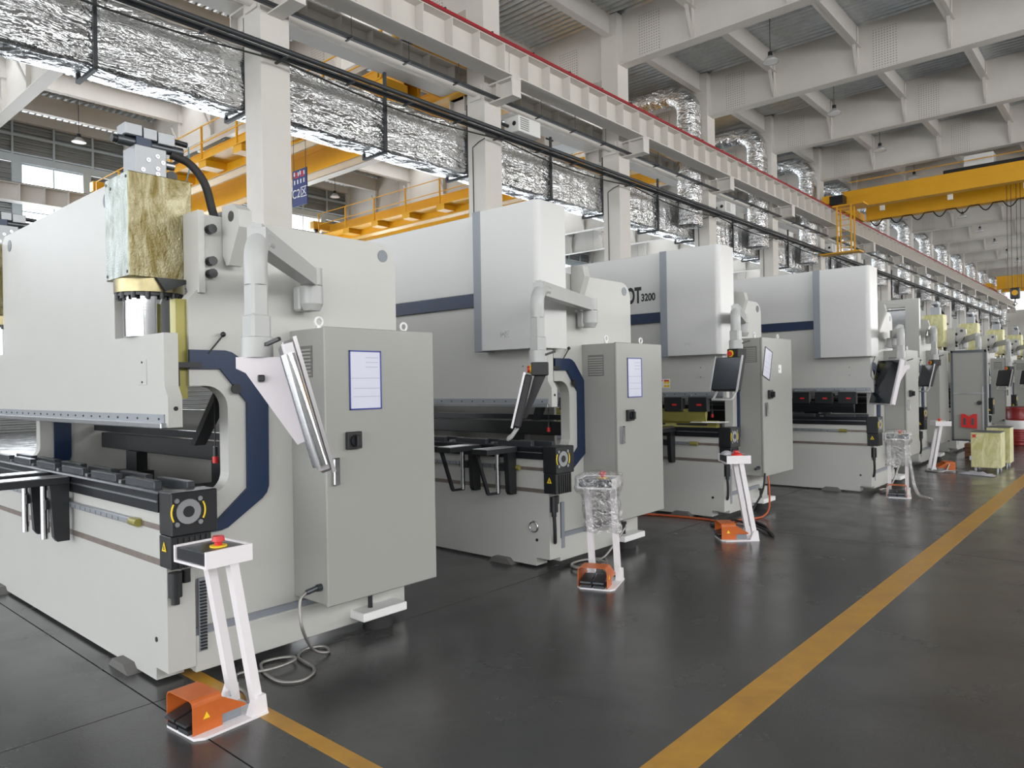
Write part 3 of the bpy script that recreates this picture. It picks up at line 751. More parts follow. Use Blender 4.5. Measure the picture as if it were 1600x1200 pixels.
    if cover: P('drive_cable', 'rubber', MB().tube(spline([(.08, .03, .47), (.085, .03, .36), (.07, .05, .25), (.03, .10, .22)]), .016, 8))
    ch = P('cable_chain', 'grey_trim', MB().box(.03, .05, .17, .215, .16, .56))
    if detail > 1 and not cover:
        for q in range(22): MB().box(.05, .062, .175, .21, .17+q*.0175, .179+q*.0175).build('chain_rib', M['black_matte'], ch)
    # ram
    rp = [(.06, 1.905), (.06, 1.62), (.10, 1.56), (.10, 1.40), (.06, 1.40), (.06, 1.47), (-L-.06, 1.47), (-L-.06, 1.40), (-L-.10, 1.40), (-L-.10, 1.56), (-L-.06, 1.62), (-L-.06, 1.905), (-L+.6, 1.905), (-L+.6, 2.77), (-L+.66, 2.83), (-.66, 2.83), (-.6, 2.77), (-.6, 1.905)]
    rp = rp[:5] + [(.06, 1.47)] + rp[6:]
    ram = P('ram', 'cream', MB().prism(rp, 'y', 0, .075))
    MB().box(-.5, -.12, .02, .2, 1.62, 1.90).build('ram_head', M['cream'], ram)
    for x in (-.70, -2.67):
        MB().cyl((x, -.003, 2.74), (x, .02, 2.74), .045, 18).build('lifting_hole_disc', M['dark_steel'], ram)  # flat dark discs, the shade inside the holes painted on
    MB().cyl((.1, .04, 1.50), (.103, .04, 1.50), .012, 10).build('bolt_hole', M['ink'], ram)
    hp = MB().box(-.27, -.16, -.003, 0, 1.63, 1.77, .002).build('hatch_plate', M['cream'], ram)
    link('screw', screw_y, hp, (-.215, -.003, 1.755)); link('screw', screw_y, hp, (-.215, -.003, 1.645))
    cl = P('clamp_rail', 'rail_steel', MB().box(-L-.05, .06, -.006, .07, 1.425, 1.47))
    MB().box(-L-.05, .075, -.03, .06, 1.395, 1.425, .004).build('clamp_lip', M['steel'], cl)
    if detail > 1:
        for q in range(24): link('screw', screw_y, cl, (.0-.14*q, -.006, 1.445))
    # greased guide and black bracket on the throat's upper jaw
    P('ram_guide', 'olive', MB().box(-.09, -.02, .10, .16, 1.55, 2.1))
    P('jaw_bracket', 'black', MB().box(-.01, .03, .07, .22, 1.72, 1.75).box(-.01, .02, .07, .10, 1.62, 1.75))
    lv = P('lever', 'black', MB().cyl((.02, .26, 1.80), (.03, .34, 1.90), .005, 8))
    MB().lathe([(.001, -.016), (.012, -.01), (.016, 0), (.012, .01), (.001, .016)], (.03, .345, 1.91), 12).build('knob', M['black'], lv)
    # back gauge and inner posts behind the throat
    P('rear_panel', 'cab', MB().box(-L+.12, -.9, 1.30, 1.34, .1, 1.42))
    P('back_gauge_beam', 'black', MB().box(-L+.15, -.14, .86, .96, 1.08, 1.22, .006))
    P('back_gauge_rail', 'alu_black', MB().box(-L+.15, -.14, .80, .85, 1.24, 1.29))
    for x in (-.95, -2.5):
        P('back_gauge_post', 'black', MB().box(x-.2, x+.02, .84, .93, .30, 1.08).box(x-.25, x+.1, .5, .95, .82, .92))
    P('back_gauge_finger', 'black', MB().prism([(.35, 1.26), (.42, 1.26), (.62, 1.62), (.52, 1.62)], 'x', -.42, -.36))
    P('cross_member', 'black', MB().box(-L+.12, -.12, .3, .45, .84, .93))
    pc = P('limit_switch_cable', 'black', MB().tube([(-.3, .45, 1.60), (-.3, .45, 1.25)], .004, 6))
    MB().cyl((-.3, .45, 1.19), (-.3, .45, 1.25), .014, 10).build('plug', M['black'], pc)
    MB().cyl((-.3, .45, 1.15), (-.3, .45, 1.19), .018, 10).build('plug_tip', M['red'], pc)
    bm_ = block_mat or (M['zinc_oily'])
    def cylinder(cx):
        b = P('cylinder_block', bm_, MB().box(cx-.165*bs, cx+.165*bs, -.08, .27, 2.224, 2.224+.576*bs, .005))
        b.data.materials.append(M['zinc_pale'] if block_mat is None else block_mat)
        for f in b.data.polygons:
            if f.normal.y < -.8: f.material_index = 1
        if detail > 1:
            for x, z in ((-.14, 2.25), (.14, 2.25), (-.14, 2.77), (.14, 2.77), (-.08, 2.74)):
                MB().cyl((cx+x, -.083, z), (cx+x, -.079, z), .009, 8).build('screw', M['black'], b)
        ax, ay = cx-.015, .10
        P('flange', 'brass', MB().cyl((ax, ay, 2.15), (ax, ay, 2.224), .185, 28))
        fl = P('bolt_ring', 'black', MB().cyl((ax, ay, 2.132), (ax, ay, 2.152), .17, 28))
        if detail > 1:
            for q in range(14):
                a = 2*math.pi*q/14
                MB().cyl((ax+.165*math.cos(a), ay+.165*math.sin(a), 2.115), (ax+.165*math.cos(a), ay+.165*math.sin(a), 2.15), .016, 8).build('bolt', M['black'], fl)
        P('piston_rod', 'chrome', MB().cyl((ax, ay, 1.905), (ax, ay, 2.135), .138, 36))
        P('block_mount', 'black', MB().prism([(.1, 2.15), (.27, 2.224), (.24, 2.224), (.05, 2.224)], 'x', cx+.17, cx+.2))
        P('tie_plate', 'steel', MB().box(cx+.16, cx+.172, .25, .29, 2.42, 2.5))
        n0 = len(o.children)
        dzb = .576*(bs-1)
        def Q(n, m, b_):
            b_.xf(Matrix.Translation((0, 0, dzb))); return P(n, m, b_)
        # hydraulic manifold and valve
        mf = Q('manifold', 'alu', MB().box(cx-.05, cx+.12, -.02, .15, 2.80, 2.965, .003))
        for y_, z_ in ((.02, 2.83), (.05, 2.89), (.10, 2.92), (.13, 2.89), (.10, 2.85), (.1, 2.82)):
            ring_yz(MB(), cx+.12, cx+.124, y_, z_+dzb, .004, .012, 12).build('plug', M['steel'], mf)
        vb = Q('valve_body', 'alu', MB().box(cx-.03, cx+.09, -.06, .035, 3.02, 3.09, .006).box(cx-.03, cx+.09, .04, .115, 3.015, 3.08, .004).box(cx-.03, cx+.09, .12, .215, 3.005, 3.075, .004))
        MB().cyl((cx+.05, -.09, 2.992), (cx+.05, .27, 2.992), .028, 16).xf(Matrix.Translation((0, 0, dzb))).build('solenoid', M['dark_steel'], vb)
        MB().cyl((cx+.05, -.115, 2.992), (cx+.05, -.09, 2.992), .022, 14).xf(Matrix.Translation((0, 0, dzb))).build('solenoid_cap', M['black'], vb)
        MB().box(cx+.015, cx+.088, .0, .085, 2.95, 3.025, .004).xf(Matrix.Translation((0, 0, dzb))).build('label_block', M['navy'], vb)
        MB().cyl((cx+.05, .21, 3.05), (cx+.05, .30, 3.045), .016, 12).xf(Matrix.Translation((0, 0, dzb))).build('plug', M['black'], vb)
        Q('hydraulic_hose', 'rubber', MB().tube(spline([(cx+.06, .2, 2.965), (cx+.08, .3, 2.93), (cx+.12, .37, 2.82), (cx+.15, .40, 2.66), (cx+.19, .40, 2.6)]), .024, 10))
        Q('earth_wire', 'cyan_die', MB().tube([(cx+.07, .3, 3.03), (cx+.08, .3, 2.9), (cx+.09, .27, 2.79)], .004, 6))
        Q('gauge', 'black', MB().cyl((cx+.0, .19, 2.83), (cx+.1, .19, 2.83), .03, 14))
        Q('fitting', 'steel', MB().cyl((cx+.05, .15, 2.9), (cx+.05, .22, 2.9), .024, 12))
    if not cover:
        cylinder(-.335); cylinder(-L+.335)
        P('mount_plate', 'cream', MB().prism([(-.165, 2.22), (-.11, 2.14), (.02, 2.14), (.02, 2.60), (-.165, 2.60)], 'y', .215, .25))
        for z in (2.25, 2.32, 2.5): link('bolt', bolt_m, o, (.0, .285, z))
        P('lifting_lug', 'cream', MB().prism([(.01, 2.36), (.05, 2.30), (.08, 2.30), (.20, 2.50), (.19, 2.60), (.13, 2.64), (.01, 2.64)], 'y', .36, .44))
        P('lug_bore', 'dark_steel', MB().cyl((.115, .356, 2.57), (.115, .36, 2.57), .03, 16))
    else:
        if open_top:
            P('top_frame', 'cream', MB().box(-1.35, .12, -.14, -.03, 2.86, 3.0).box(-.1, .12, -.14, -.03, 1.95, 2.86).box(-1.35, -1.2, -.14, -.03, 1.95, 2.86))
            P('tank', 'steel', MB().box(-1.15, -.12, .09, .3, 2.3, 2.84, .02))
            P('tank_bracket', 'black', MB().box(-1.2, -.6, -.03, -.005, 1.95, 2.6))
        else:
            P('beam_cover', 'cover', MB().box(-L+.57, -.57, -.03, .12, 2.44, 3.16, .006))
            P('blue_stripe', 'navy', MB().box(-L+.57, -.57, -.036, -.0, 2.32, 2.44))
            for s in (0, 1):
                x0, x1 = (-.55, .11)
                pl = [(x0, -.17)] + arc(x1-.055, -.17+.055, .055, -90, 0, 6) + [(x1, .21), (x0, .21)]
                if s: pl = [(-L-p[0], p[1]) for p in pl][::-1]
                cv = MB().prism(pl, 'z', 1.90, 3.14)
                c = P('cylinder_cover', 'cover', cv)
                tx = (-.64, -.545) if not s else (-L+.545, -L+.64)
                MB().box(tx[0], tx[1], -.175, .1, 1.89, 3.145, .004).build('edge_trim', M['grey_trim'], c)
                lx = -.33 if not s else -L+.12
                text('embossed_mark', 'ME', .085, M['cover'], c, (lx, -.171, 2.03), (R(90), 0, 0), .006)
                MB().box(lx, lx+.13, -.1725, -.17, 1.975, 1.979).build('embossed_line', M['cover'], c)
            if words:
                t = text('lettering', words[0], .23, M['ink'], o, (-1.20, -.031, 2.665), (R(90), 0, 0), .001, bold=.009); t.scale = (.66, 1.15, 1)
                t = text('lettering', words[1], .125, M['ink'], o, (-.985, -.031, 2.635), (R(90), 0, 0), .001, bold=.004); t.scale = (.8, 1, 1)
        P('lifting_lug', 'cream', MB().prism([(.01, 2.30), (.05, 2.25), (.16, 2.55), (.14, 2.64), (.01, 2.66)], 'y', .42, .50))
    if tool:
        for q in range(7):
            x = -.12-q*.32
            cpart = P('tool_clamp', 'black', MB().box(x-.24, x, -.05, .03, 1.24, 1.41, .006))
            MB().box(x-.13, x-.07, -.054, -.05, 1.31, 1.33).build('lock_lever', M['red'], cpart)
            MB().box(x-.29, x-.22, -.02, .04, 1.36, 1.44).build('shank', M['steel'], cpart)
        P('punch', 'alu_black' if tool == 1 else 'olive', MB().prism([(-.02, 1.27), (.04, 1.27), (.04, 1.2), (.02, 1.12), (.0, 1.12), (-.02, 1.2)], 'x', -2.6, -.16))
    if tool == 2:
        P('lower_die', 'olive', MB().prism([(.02, 1.05), (.14, 1.05), (.11, 1.13), (.09, 1.115), (.07, 1.115), (.05, 1.13)], 'x', -2.6, -.05))
    # sheet support arms in front of the bed
    for ax in arms:
        a = P('support_arm', 'black', MB().box(ax-.09, ax+.09, -.42, -.03, 1.00, 1.045, .004))
        MB().box(ax-.08, ax+.08, -.42, -.04, 1.045, 1.05).build('slide_strip', M['steel'], a)
        MB().prism([(-.03, 1.0), (-.14, 1.0), (-.12, .66), (-.10, .63), (-.03, .63)], 'x', ax+.02, ax+.07).build('side_plate', M['black'], a)
        MB().cyl((ax-.05, -.14, .64), (ax-.05, -.14, 1.0), .022, 14).build('lift_rod', M['chrome'], a)
        if cover: MB().bar((ax-.05, -.40, 1.0), (ax-.05, -.27, .65), .022, .03).bar((ax-.05, -.275, .645), (ax-.05, -.13, .64), .022, .02).build('strut', M['black'], a)
        MB().box(ax-.08, ax+.02, -.15, -.03, .84, .90).build('carriage', M['black'], a)
    return o

def cabinet(brake, X0, X1, Y0, Y1, z0, z1, detail=2, doc=0, sticker=False, open_door=False):
    """electrical cabinet on a machine's side; door on the +X face"""
    o = empty('electrical_cabinet', (X0-brake.location.x, Y0-brake.location.y, z0)); o.parent = brake
    w, d, h = X1-X0, Y1-Y0, z1-z0
    MB().box(0, w-.03, 0, d, 0, h, .004).build('body', M['cab'], o)
    if not open_door:
        dr = MB().box(w-.027, w, -.006, d+.01, -.006, h+.006, .006).build('door', M['cab'], o)
        sw = MB().box(w, w+.03, .13, .235, .93*h/1.67, 1.035*h/1.67, .004).build('isolator_switch', M['black_matte'], o)
        zc = .982*h/1.67
        MB().cyl((w+.03, .183, zc), (w+.045, .183, zc), .036, 18).box(w+.045, w+.07, .172, .194, zc-.034, zc+.034, .004).build('rotary_handle', M['black'], o)
        hd = MB().box(w, w+.03, .03, .075, .72*h/1.67, .885*h/1.67, .006).build('door_handle', M['chrome'], o)
        MB().cyl((w+.022, .05, .745*h/1.67), (w+.026, .05, .745*h/1.67), .009, 10).build('lock', M['dark_steel'], o)
        zt = h-.13
        if doc:
            if doc == 2:
                tilt = Matrix.Translation((0, .14, zt-.15)) @ Matrix.Rotation(R(-17), 4, 'X') @ Matrix.Translation((0, -.14, -zt+.15))
            else: tilt = Matrix.Identity(4)
            y0, y1, za, zb = (.165, .405, zt-.36, zt) if doc == 1 else (.03, .25, zt-.36, zt)
            MB().box(w+.0005, w+.004, y0, y1, za, zb).xf(tilt).build('document_sheet', M['paper'], o)
            fr = MB().box(w+.001, w+.007, y0, y0+.008, za, zb).box(w+.001, w+.007, y1-.008, y1, za, zb).box(w+.001, w+.007, y0, y1, za, za+.008).box(w+.001, w+.007, y0, y1, zb-.008, zb)
            fr.xf(tilt).build('document_frame', M['blue'] if doc == 1 else M['ink'], o)
            for q, (a, b_, t) in enumerate(((.05, .95, .47), (.12, .95, .64), (.12, .95, .78), (.5, .9, .12), (.5, .9, .2), (.5, .9, .28))):
                MB().box(w+.004, w+.0046, y0+(y1-y0)*a, y0+(y1-y0)*b_, zb-(zb-za)*t-.001, zb-(zb-za)*t+.001).xf(tilt).build('printed_line', M['grey_trim'], o)
        if sticker:
            MB().box(w+.0005, w+.003, .47, .56, h-.42, h-.32).build('warning_sticker', M['white'], o)
            MB().prism([(.48, h-.38), (.50, h-.38), (.49, h-.355)], 'x', w+.003, w+.004).build('sticker_mark', M['ink'], o)
    else:
        hh = h
        dr = MB().box(w, w+.62, d, d+.03, -.006, hh+.006, .005).build('door', M['cab'], o)
        MB().box(w+.02, w+.05, d-.03, d, 0, hh).box(w+.57, w+.6, d-.03, d, 0, hh).box(w+.02, w+.6, d-.03, d, hh-.04, hh).box(w+.02, w+.6, d-.03, d, 0, .03).build('door_rim', M['dark_steel'], o)
        MB().box(w+.05, w+.57, d-.012, d, hh*.52, hh*.53).build('door_rib', M['steel'], o)
        MB().cyl((w+.48, d-.05, hh*.42), (w+.48, d, hh*.42), .04, 16).build('switch_back', M['black'], o)
        MB().box(w+.53, w+.55, d-.03, d-.01, hh*.1, hh*.6).build('lock_rod', M['steel'], o)
        MB().prism([(w+.18, .27), (w+.44, .24), (w+.44, .52), (w+.38, .52), (w+.31, .47), (w+.24, .52), (w+.18, .52)], 'y', d-.06, d-.02).build('document_pocket', M['red'], o)
        MB().box(w+.22, w+.26, d-.064, d-.06, .31, .44).box(w+.35, w+.39, d-.064, d-.06, .31, .44).build('pocket_slot', M['dark_steel'], o)
    # ventilation grille on the near side
    gr = MB().box(.07, .07+.17, -.003, 0, h-.29, h-.10).build('vent_shade_backing', M['vent_dark'], o)  # plain dark sheet behind the slats, shade put in as colour
    for q in range(8 if detail > 1 else 4):
        st = (8 if detail > 1 else 4)
        MB().box(.08, .23, -.010, -.002, h-.28+.17*q/st, h-.28+.17*(q+.55)/st).build('vent_slat', M['cab'], o)
    for y in (.06, d-.12):
        ey = MB()
        ring = [(w*.6, y+.026*math.cos(a*math.pi/6), h+.045+.026*math.sin(a*math.pi/6)) for a in range(13)]
        ey.cyl((w*.6, y, h), (w*.6, y, h+.02), .014, 10).tube(ring, .008, 6).build('eye_bolt', M['white'], o)
    MB().cyl((w*.78, -.03, .10), (w*.78, 0, .10), .022, 12).cyl((w*.78, -.10, .09), (w*.78, -.03, .10), .016, 10).build('cable_gland', M['dark_steel'], o)
    return o

def pendant(brake, mount, post, za, zj, heading, style, tilt=15, ph=.5, pw=.4):
    """swing arm (from the side frame) with a hanging control panel; heading = direction the screen faces, degrees from +X"""
    o = empty('control_pendant', (post[0]-brake.location.x, post[1]-brake.location.y, 0)); o.parent = brake
    mx, my = mount[0]-post[0], mount[1]-post[1]
    # wall pivot
    d = Vector((-mx, -my, 0)).normalized()
    P = lambda n, m, b: b.build(n, M[m], o)
    P('pivot_base', 'arm', MB().box(mx-.1, mx-.03, my-.07, my+.05, za-.20, za-.05, .012))
    P('pivot_joint', 'arm', MB().cyl((mx, my, za-.20), (mx, my, za-.16), .05, 20, .068).cyl((mx, my, za-.16), (mx, my, za-.05), .07, 20).cyl((mx, my, za-.045), (mx, my, za+.06), .066, 20))
    P('arm_beam', 'arm', MB().bar((mx+d.x*.03, my+d.y*.03, za), (-d.x*.02, -d.y*.02, za+.02), .085, .10).bar((mx+d.x*.03, my+d.y*.03, za+.055), (-d.x*.02, -d.y*.02, za+.075), .05, .02))
    el = MB()
    pts = [(-d.x*.16, -d.y*.16, za+.02), (-d.x*.08, -d.y*.08, za+.015), (-d.x*.02, -d.y*.02, za-.03), (0, 0, za-.09), (0, 0, za-.2)]
    P('elbow', 'arm', el.tube(spline(pts, 5), .052, 14))
    P('drop_post', 'arm', MB().box(-.042, .042, -.042, .042, zj+.1, za-.15, .012))
    P('lower_sleeve', 'arm', MB().box(-.05, .05, -.05, .05, zj+.05, zj+.17, .014))
    P('swivel', 'arm', MB().cyl((0, 0, zj-.03), (0, 0, zj+.06), .07, 22))
    if style != 'grey_back': P('swivel_lever', 'black', MB().bar((.05, .0, zj+.02), (.14, .03, zj+.05), .02, .015))
    rz = Matrix.Rotation(R(heading), 4, 'Z')
    zt = zj-.03
    # local: +x = screen normal, panel hangs below and in front
    def B(n, m, b):
        b.xf(rz); return b.build(n, M[m], o)
    pink = style in ('pink', 'white')
    off = .11 if pink else .045
    top = zt if pink else zt-.10
    tl = Matrix.Translation((off, 0, top)) @ Matrix.Rotation(R(tilt), 4, 'Y')
    body = 'pink' if pink else 'black_matte'
    k = math.tan(R(tilt))
    if pink:
        B('bracket', body, MB().prism([(-.09, zt), (off+.02, zt), (off+k*-.38, zt-.38), (off-.05+k*-.40, zt-.40), (-.05, zt-.07), (-.09, zt-.05)] if tilt < 0 else [(-.09, zt), (off+.02, zt), (off-k*.40, zt-.40), (off-.04-k*.40, zt-.40), (-.05, zt-.07), (-.09, zt-.05)], 'y', -.05, .05))
    else:
        B('head_block', body, MB().box(-.075, .055, -.075, .075, zt-.10, zt, .006))
        B('bracket', body, MB().prism([(-.06, zt-.09), (.03, zt-.09), (off-k*.32, zt-.42), (off-.03-k*.32, zt-.42)], 'y', -.045, .045))
    if style == 'pink': B('bracket_button', 'black', MB().box(.0, .03, -.075, -.05, zt-.11, zt-.08, .004))
    th = .07 if style == 'white' else .06
    b = MB().box(0, th, -pw/2, pw/2, -ph+.06, .06 if pink else 0, .012); b.xf(tl)
    B('panel_housing', 'silver' if style == 'pink' else ('pink' if style == 'white' else 'black_matte'), b)
    zt2 = .05 if pink else -.01
    b = MB().box(th, th+.01, -pw/2+.01, pw/2-.01, -ph+.07, zt2, .003); b.xf(tl); B('screen', 'screen', b)
    b = MB().box(th-.005, th+.011, -pw/2-.006, -pw/2+.008, -ph+.05, zt2+.02).box(th-.005, th+.011, pw/2-.008, pw/2+.006, -ph+.05, zt2+.02); b.xf(tl); B('screen_edge', 'silver', b)
    if style == 'pink':
        b = MB().tube([(.012, -pw/2-.025, -ph+.10), (.012, -pw/2-.03, -ph+.2), (.012, -pw/2-.03, -.10), (.012, -pw/2-.025, 0)], .034, 14); b.xf(tl); B('grip_bar', 'chrome', b)
    elif style == 'black':
        b = MB().tube([(.02, -pw/2+.05, -ph+.06), (.05, -pw/2+.05, -ph-.02), (.07, -pw/2+.05, -ph-.04), (.07, pw/2-.05, -ph-.04), (.05, pw/2-.05, -ph-.02), (.02, pw/2-.05, -ph+.06)], .013, 10); b.xf(tl); B('handle', 'arm', b)
        B('emergency_stop', 'red', MB().cyl((.065, -.02, zt-.05), (.085, -.02, zt-.05), .026, 16))
        B('stop_ring', 'label_yellow', MB().cyl((.055, -.02, zt-.05), (.066, -.02, zt-.05), .036, 16))
    else:
        B('emergency_stop', 'red', MB().box(-.02, .05, -.06, -.05, zt-.10, zt-.06))
    return o

def pedal_stand(label, loc, rz, wrapped=False, back=False, pedal_label=None, bits=False):
    o = empty('pedal_stand', (*loc, 0), R(rz)); tag(o, label, 'pedal stand', 'pedal stands in front of the machines')
    P = lambda n, m, b: b.build(n, M[m], o)
    bs = P('base_plate', 'stand', MB().prism([(-.15, -.15), (-.12, -.19), (.12, -.19), (.15, -.15), (.15, .18), (-.15, .18)], 'z', 0, .012))
    P('rear_riser', 'stand', MB().prism([(.09, .012), (.18, .012), (.17, .10), (.125, .10)], 'x', .095, .145))
    P('rear_riser', 'stand', MB().prism([(.09, .012), (.18, .012), (.17, .10), (.125, .10)], 'x', -.145, -.095))
    for x in (-.105, .105):
        P('upright', 'stand', MB().bar((x, .145, .05), (x, .02, .78), .045, .045))
    hd = P('head', 'stand', MB().box(-.145, .145, -.13, .11, .77, .782).box(-.145, -.133, -.13, .11, .782, .85).box(.133, .145, -.13, .11, .782, .85).box(-.133, .133, .10, .11, .782, .85))
    MB().box(-.133, .133, -.122, .10, .782, .842, .004).build('top_panel', M['alu_black'], hd)
    es = MB().cyl((.03, .0, .842), (.03, .0, .848), .04, 20).build('stop_ring', M['label_yellow'], hd)
    MB().cyl((.03, 0, .848), (.03, 0, .868), .018, 14).cyl((.03, 0, .868), (.03, 0, .892), .03, 18, .026).build('emergency_stop', M['red'], hd)
    if wrapped:
        vs = []; nx, nz = 14, 16
        for side, yy in ((-1, -.02), (1, .06)):
            pass
        m = MB(); ring = []
        for j in range(nz+1):
            z = .40+(.50)*j/nz
            for i in range(26):
                a = 2*math.pi*i/26
                c, s_ = math.cos(a), math.sin(a)
                k = 1/max(abs(c), abs(s_))
                wob = .012*(fbm(i*1.3, j*.9, 4)-.5)*2
                rx = (.165 if z > .74 else .135+.02*hsh(i, j))+wob; ry = (.14 if z > .74 else .06)+wob
                cyy = -.01 if z > .74 else .145-.125*(z-.05)/.73
                if j == nz: rx *= .5; ry *= .5
                vs.append((c*k*rx, cyy+s_*k*ry, z+.02*(hsh(i, 3)-.5)*(1 if j == 0 else 0)))
        m.add(vs, [(j*26+i, j*26+(i+1) % 26, (j+1)*26+(i+1) % 26, (j+1)*26+i) for j in range(nz) for i in range(26)], True)
        m.build('plastic_wrap', M['wrap'], o)
    # orange foot switch standing on the plate
    fo = Matrix.Rotation(R(rz), 3, 'Z') @ Vector((-.02, -.035, 0))
    f = empty('foot_switch', (loc[0]+fo.x, loc[1]+fo.y, .012), R(rz)); f.scale = (1.12, 1.12, 1.12); tag(f, pedal_label, 'foot pedal', 'orange foot switches on the stands')
    g = MB(); w = .105; t = .004
    prof = [(-w, 0), (-w, .115)] + arc(-w+.025, .115, .025, 180, 90, 4)[1:] + arc(w-.025, .115, .025, 90, 0, 4) + [(w, 0)]
    inn = [(w-t, 0)] + [(x*(w-t)/w, z-(t if z > .1 else 0)) for x, z in prof[1:-1]][::-1] + [(-w+t, 0)]
    g.prism(prof+inn, 'y', -.13, -.0)
    gd = g.build('pedal_guard', M['orange'], f)
    for wx in (w-t, -w): MB().prism([(.0, .12), (.0, .045), (.11, .045), (.11, .055)], 'x', wx, wx+t).build('guard_wing', M['orange'], f)
    MB().box(-.09, .09, -.01, .10, 0, .045, .004).build('switch_body', M['grey_trim'], f)
    for x in (-.045, .045):
        MB().prism([(-.15, .035), (-.15, .045), (-.02, .075), (-.02, .06)], 'x', x-.038, x+.038).build('pedal', M['dark_steel'], f)
        MB().box(x-.038, x+.038, -.14, -.01, 0, .018).build('pedal_base', M['die'], f)
    MB().prism([(-.085, .055), (-.055, .055), (-.07, .082)], 'x', w, w+.002).build('warning_triangle', M['label_yellow'], f)
    return o

# ---------------------------------------------------------------- machines in the row
pb = press_brake('nearest press brake with uncovered oily hydraulic cylinders on its ram', -4.0, 1.68, 1.63, cover=False, arms=(-1.40, -1.80))
cabinet(pb, -4.0, -3.63, 2.47, 3.31, .32, 1.95, doc=1)
pendant(pb, (-3.88, 2.55), (-3.06, 1.72), 2.27, 1.77, 61, 'pink', -15, .60, .42)
pedal_stand('white stand in front of the nearest press brake, its top bare', (-3.43, 1.69), 4, pedal_label='nearest orange foot switch with warning triangle on its side')

pb = press_brake('second press brake from the camera with plain white beam cover', -3.95, 4.87, 1.42, arms=(-.36, -.80))
cabinet(pb, -3.95, -3.57, 5.45, 6.22, .375, 1.95, doc=1)
pendant(pb, (-3.83, 5.42), (-3.5, 4.27), 2.30, 1.79, 220, 'black', -14, .46, .38)
pedal_stand('plastic-wrapped white stand in front of the second press brake', (-3.33, 4.80), 20, True, pedal_label='orange foot switch under the wrapped stand at the second machine')

MB().tube([(-.115+.045*math.cos(a*math.pi/10), -.012, .36+.045*math.sin(a*math.pi/10)) for a in range(21)], .008, 8).build('bed_ring', M['chrome'], pb)
m3 = pb = press_brake('press brake lettered OT3200 with black tool clamps, third from camera', -3.78, 7.87, 1.25, tool=2, arms=(-.62,), words=('OT', '3200'))
st = MB().box(-.80, -.62, -.004, -.001, 1.52, 1.63).build('warning_label', M['white'], m3)
for q, (x, z, mt) in enumerate(((-.70, 1.60, 'red'), (-.79, 1.60, 'red'), (-.70, 1.572, 'label_yellow'), (-.66, 1.572, 'label_yellow'), (-.70, 1.53, 'label_yellow'), (-.66, 1.53, 'label_yellow'))):
    MB().box(x, x+(.07 if mt == 'red' else .035), -.006, -.004, z, z+(.018 if mt == 'red' else .028)).build('label_field', M[mt], st)
MB().box(-.34, .02, -.04, .18, 1.112, 1.118).box(-.2, .08, -.02, .1, 1.118, 1.124).build('paper_sheet', M['white'], m3)
cabinet(pb, -3.78, -3.47, 8.40, 9.30, .46, 2.10, doc=2, sticker=True)
pendant(pb, (-3.66, 8.3), (-3.3, 7.3), 2.32, 1.96, 252, 'black', -14, .42, .36)
pedal_stand('white stand turned left before the third press brake, gloves on top', (-3.2, 7.02), -48, pedal_label='orange foot switch turned sideways before the third machine')

pb = press_brake('fourth press brake with white covers and bare clamps on the ram', -3.02, 10.85, 1.4, tool=1)
cabinet(pb, -3.02, -2.72, 11.75, 12.45, .45, 2.0, doc=0)
pendant(pb, (-2.9, 11.9), (-2.6, 10.96), 2.24, 1.80, 226, 'white', -14, .62, .5)
pedal_stand('white stand with trailing plastic wrap at the fourth press brake', (-2.62, 10.80), 14, True, pedal_label='orange-pink foot switch at the fourth press brake')

pb = press_brake('fifth press brake with open steel top frame, partly hidden', -3.25, 14.6, 1.5, cover=True, open_top=True)
cabinet(pb, -3.25, -3.0, 15.5, 16.28, .36, 2.1, doc=0, open_door=True)
pendant(pb, (-3.1, 15.3), (-2.9, 14.45), 2.42, 1.93, 221.4, 'black', -14, .44, .38)
pedal_stand('white stand turned away beside the fifth machine', (-2.76, 14.1), 118, pedal_label='orange foot switch lying behind the turned stand')
farw = ['sixth', 'seventh', 'eighth', 'ninth', 'tenth', 'eleventh']
for q, (X, Y) in enumerate(((-3.2, 17.6), (-3.15, 21.2), (-3.1, 24.8), (-3.1, 28.6), (-3.1, 32.4), (-3.1, 36.4))):
    pb = press_brake(farw[q]+' press brake down the row with yellow cylinder blocks', X, Y, 1.5, cover=False, detail=1, block_mat=M['zinc_yellow'], bs=1.2)
    cabinet(pb, X, X+.33, Y+.8, Y+1.5, .38, 2.05, detail=1)
    pendant(pb, (X+.12, Y+.6), (X+.55, Y-.5), 2.38, 1.85, 235, 'black', -14, .44, .38)

# ---------------------------------------------------------------- loose things on the floor
def cable(name, label, cat, pts, r, m, n=6):
    o = MB().tube(spline(pts, n), r, 8).build(name, M[m]); tag(o, label, cat); return o
cable('conduit_cable', 'grey steel conduit coiled on the floor by the nearest stand', 'cable',
      [(-3.712, 2.37, .41), (-3.70, 2.32, .37), (-3.68, 2.32, .22), (-3.72, 2.42, .06), (-3.739, 2.535, .012), (-3.84, 2.57, .012), (-3.892, 2.496, .012), (-3.872, 2.428, .012), (-3.803, 2.368, .012), (-3.704, 2.353, .012), (-3.605, 2.341, .012), (-3.529, 2.286, .012), (-3.494, 2.188, .012), (-3.562, 2.113, .012), (-3.708, 2.112, .012), (-3.84, 2.151, .012), (-3.90, 2.199, .012), (-3.88, 2.29, .014), (-3.82, 2.339, .02), (-3.752, 2.315, .03), (-3.727, 2.243, .03), (-3.728, 2.153, .03), (-3.763, 2.095, .025), (-3.82, 2.06, .02), (-3.84, 2.0, .012), (-3.72, 1.93, .012), (-3.6, 1.92, .012), (-3.45, 1.86, .02)], .009, 'conduit')
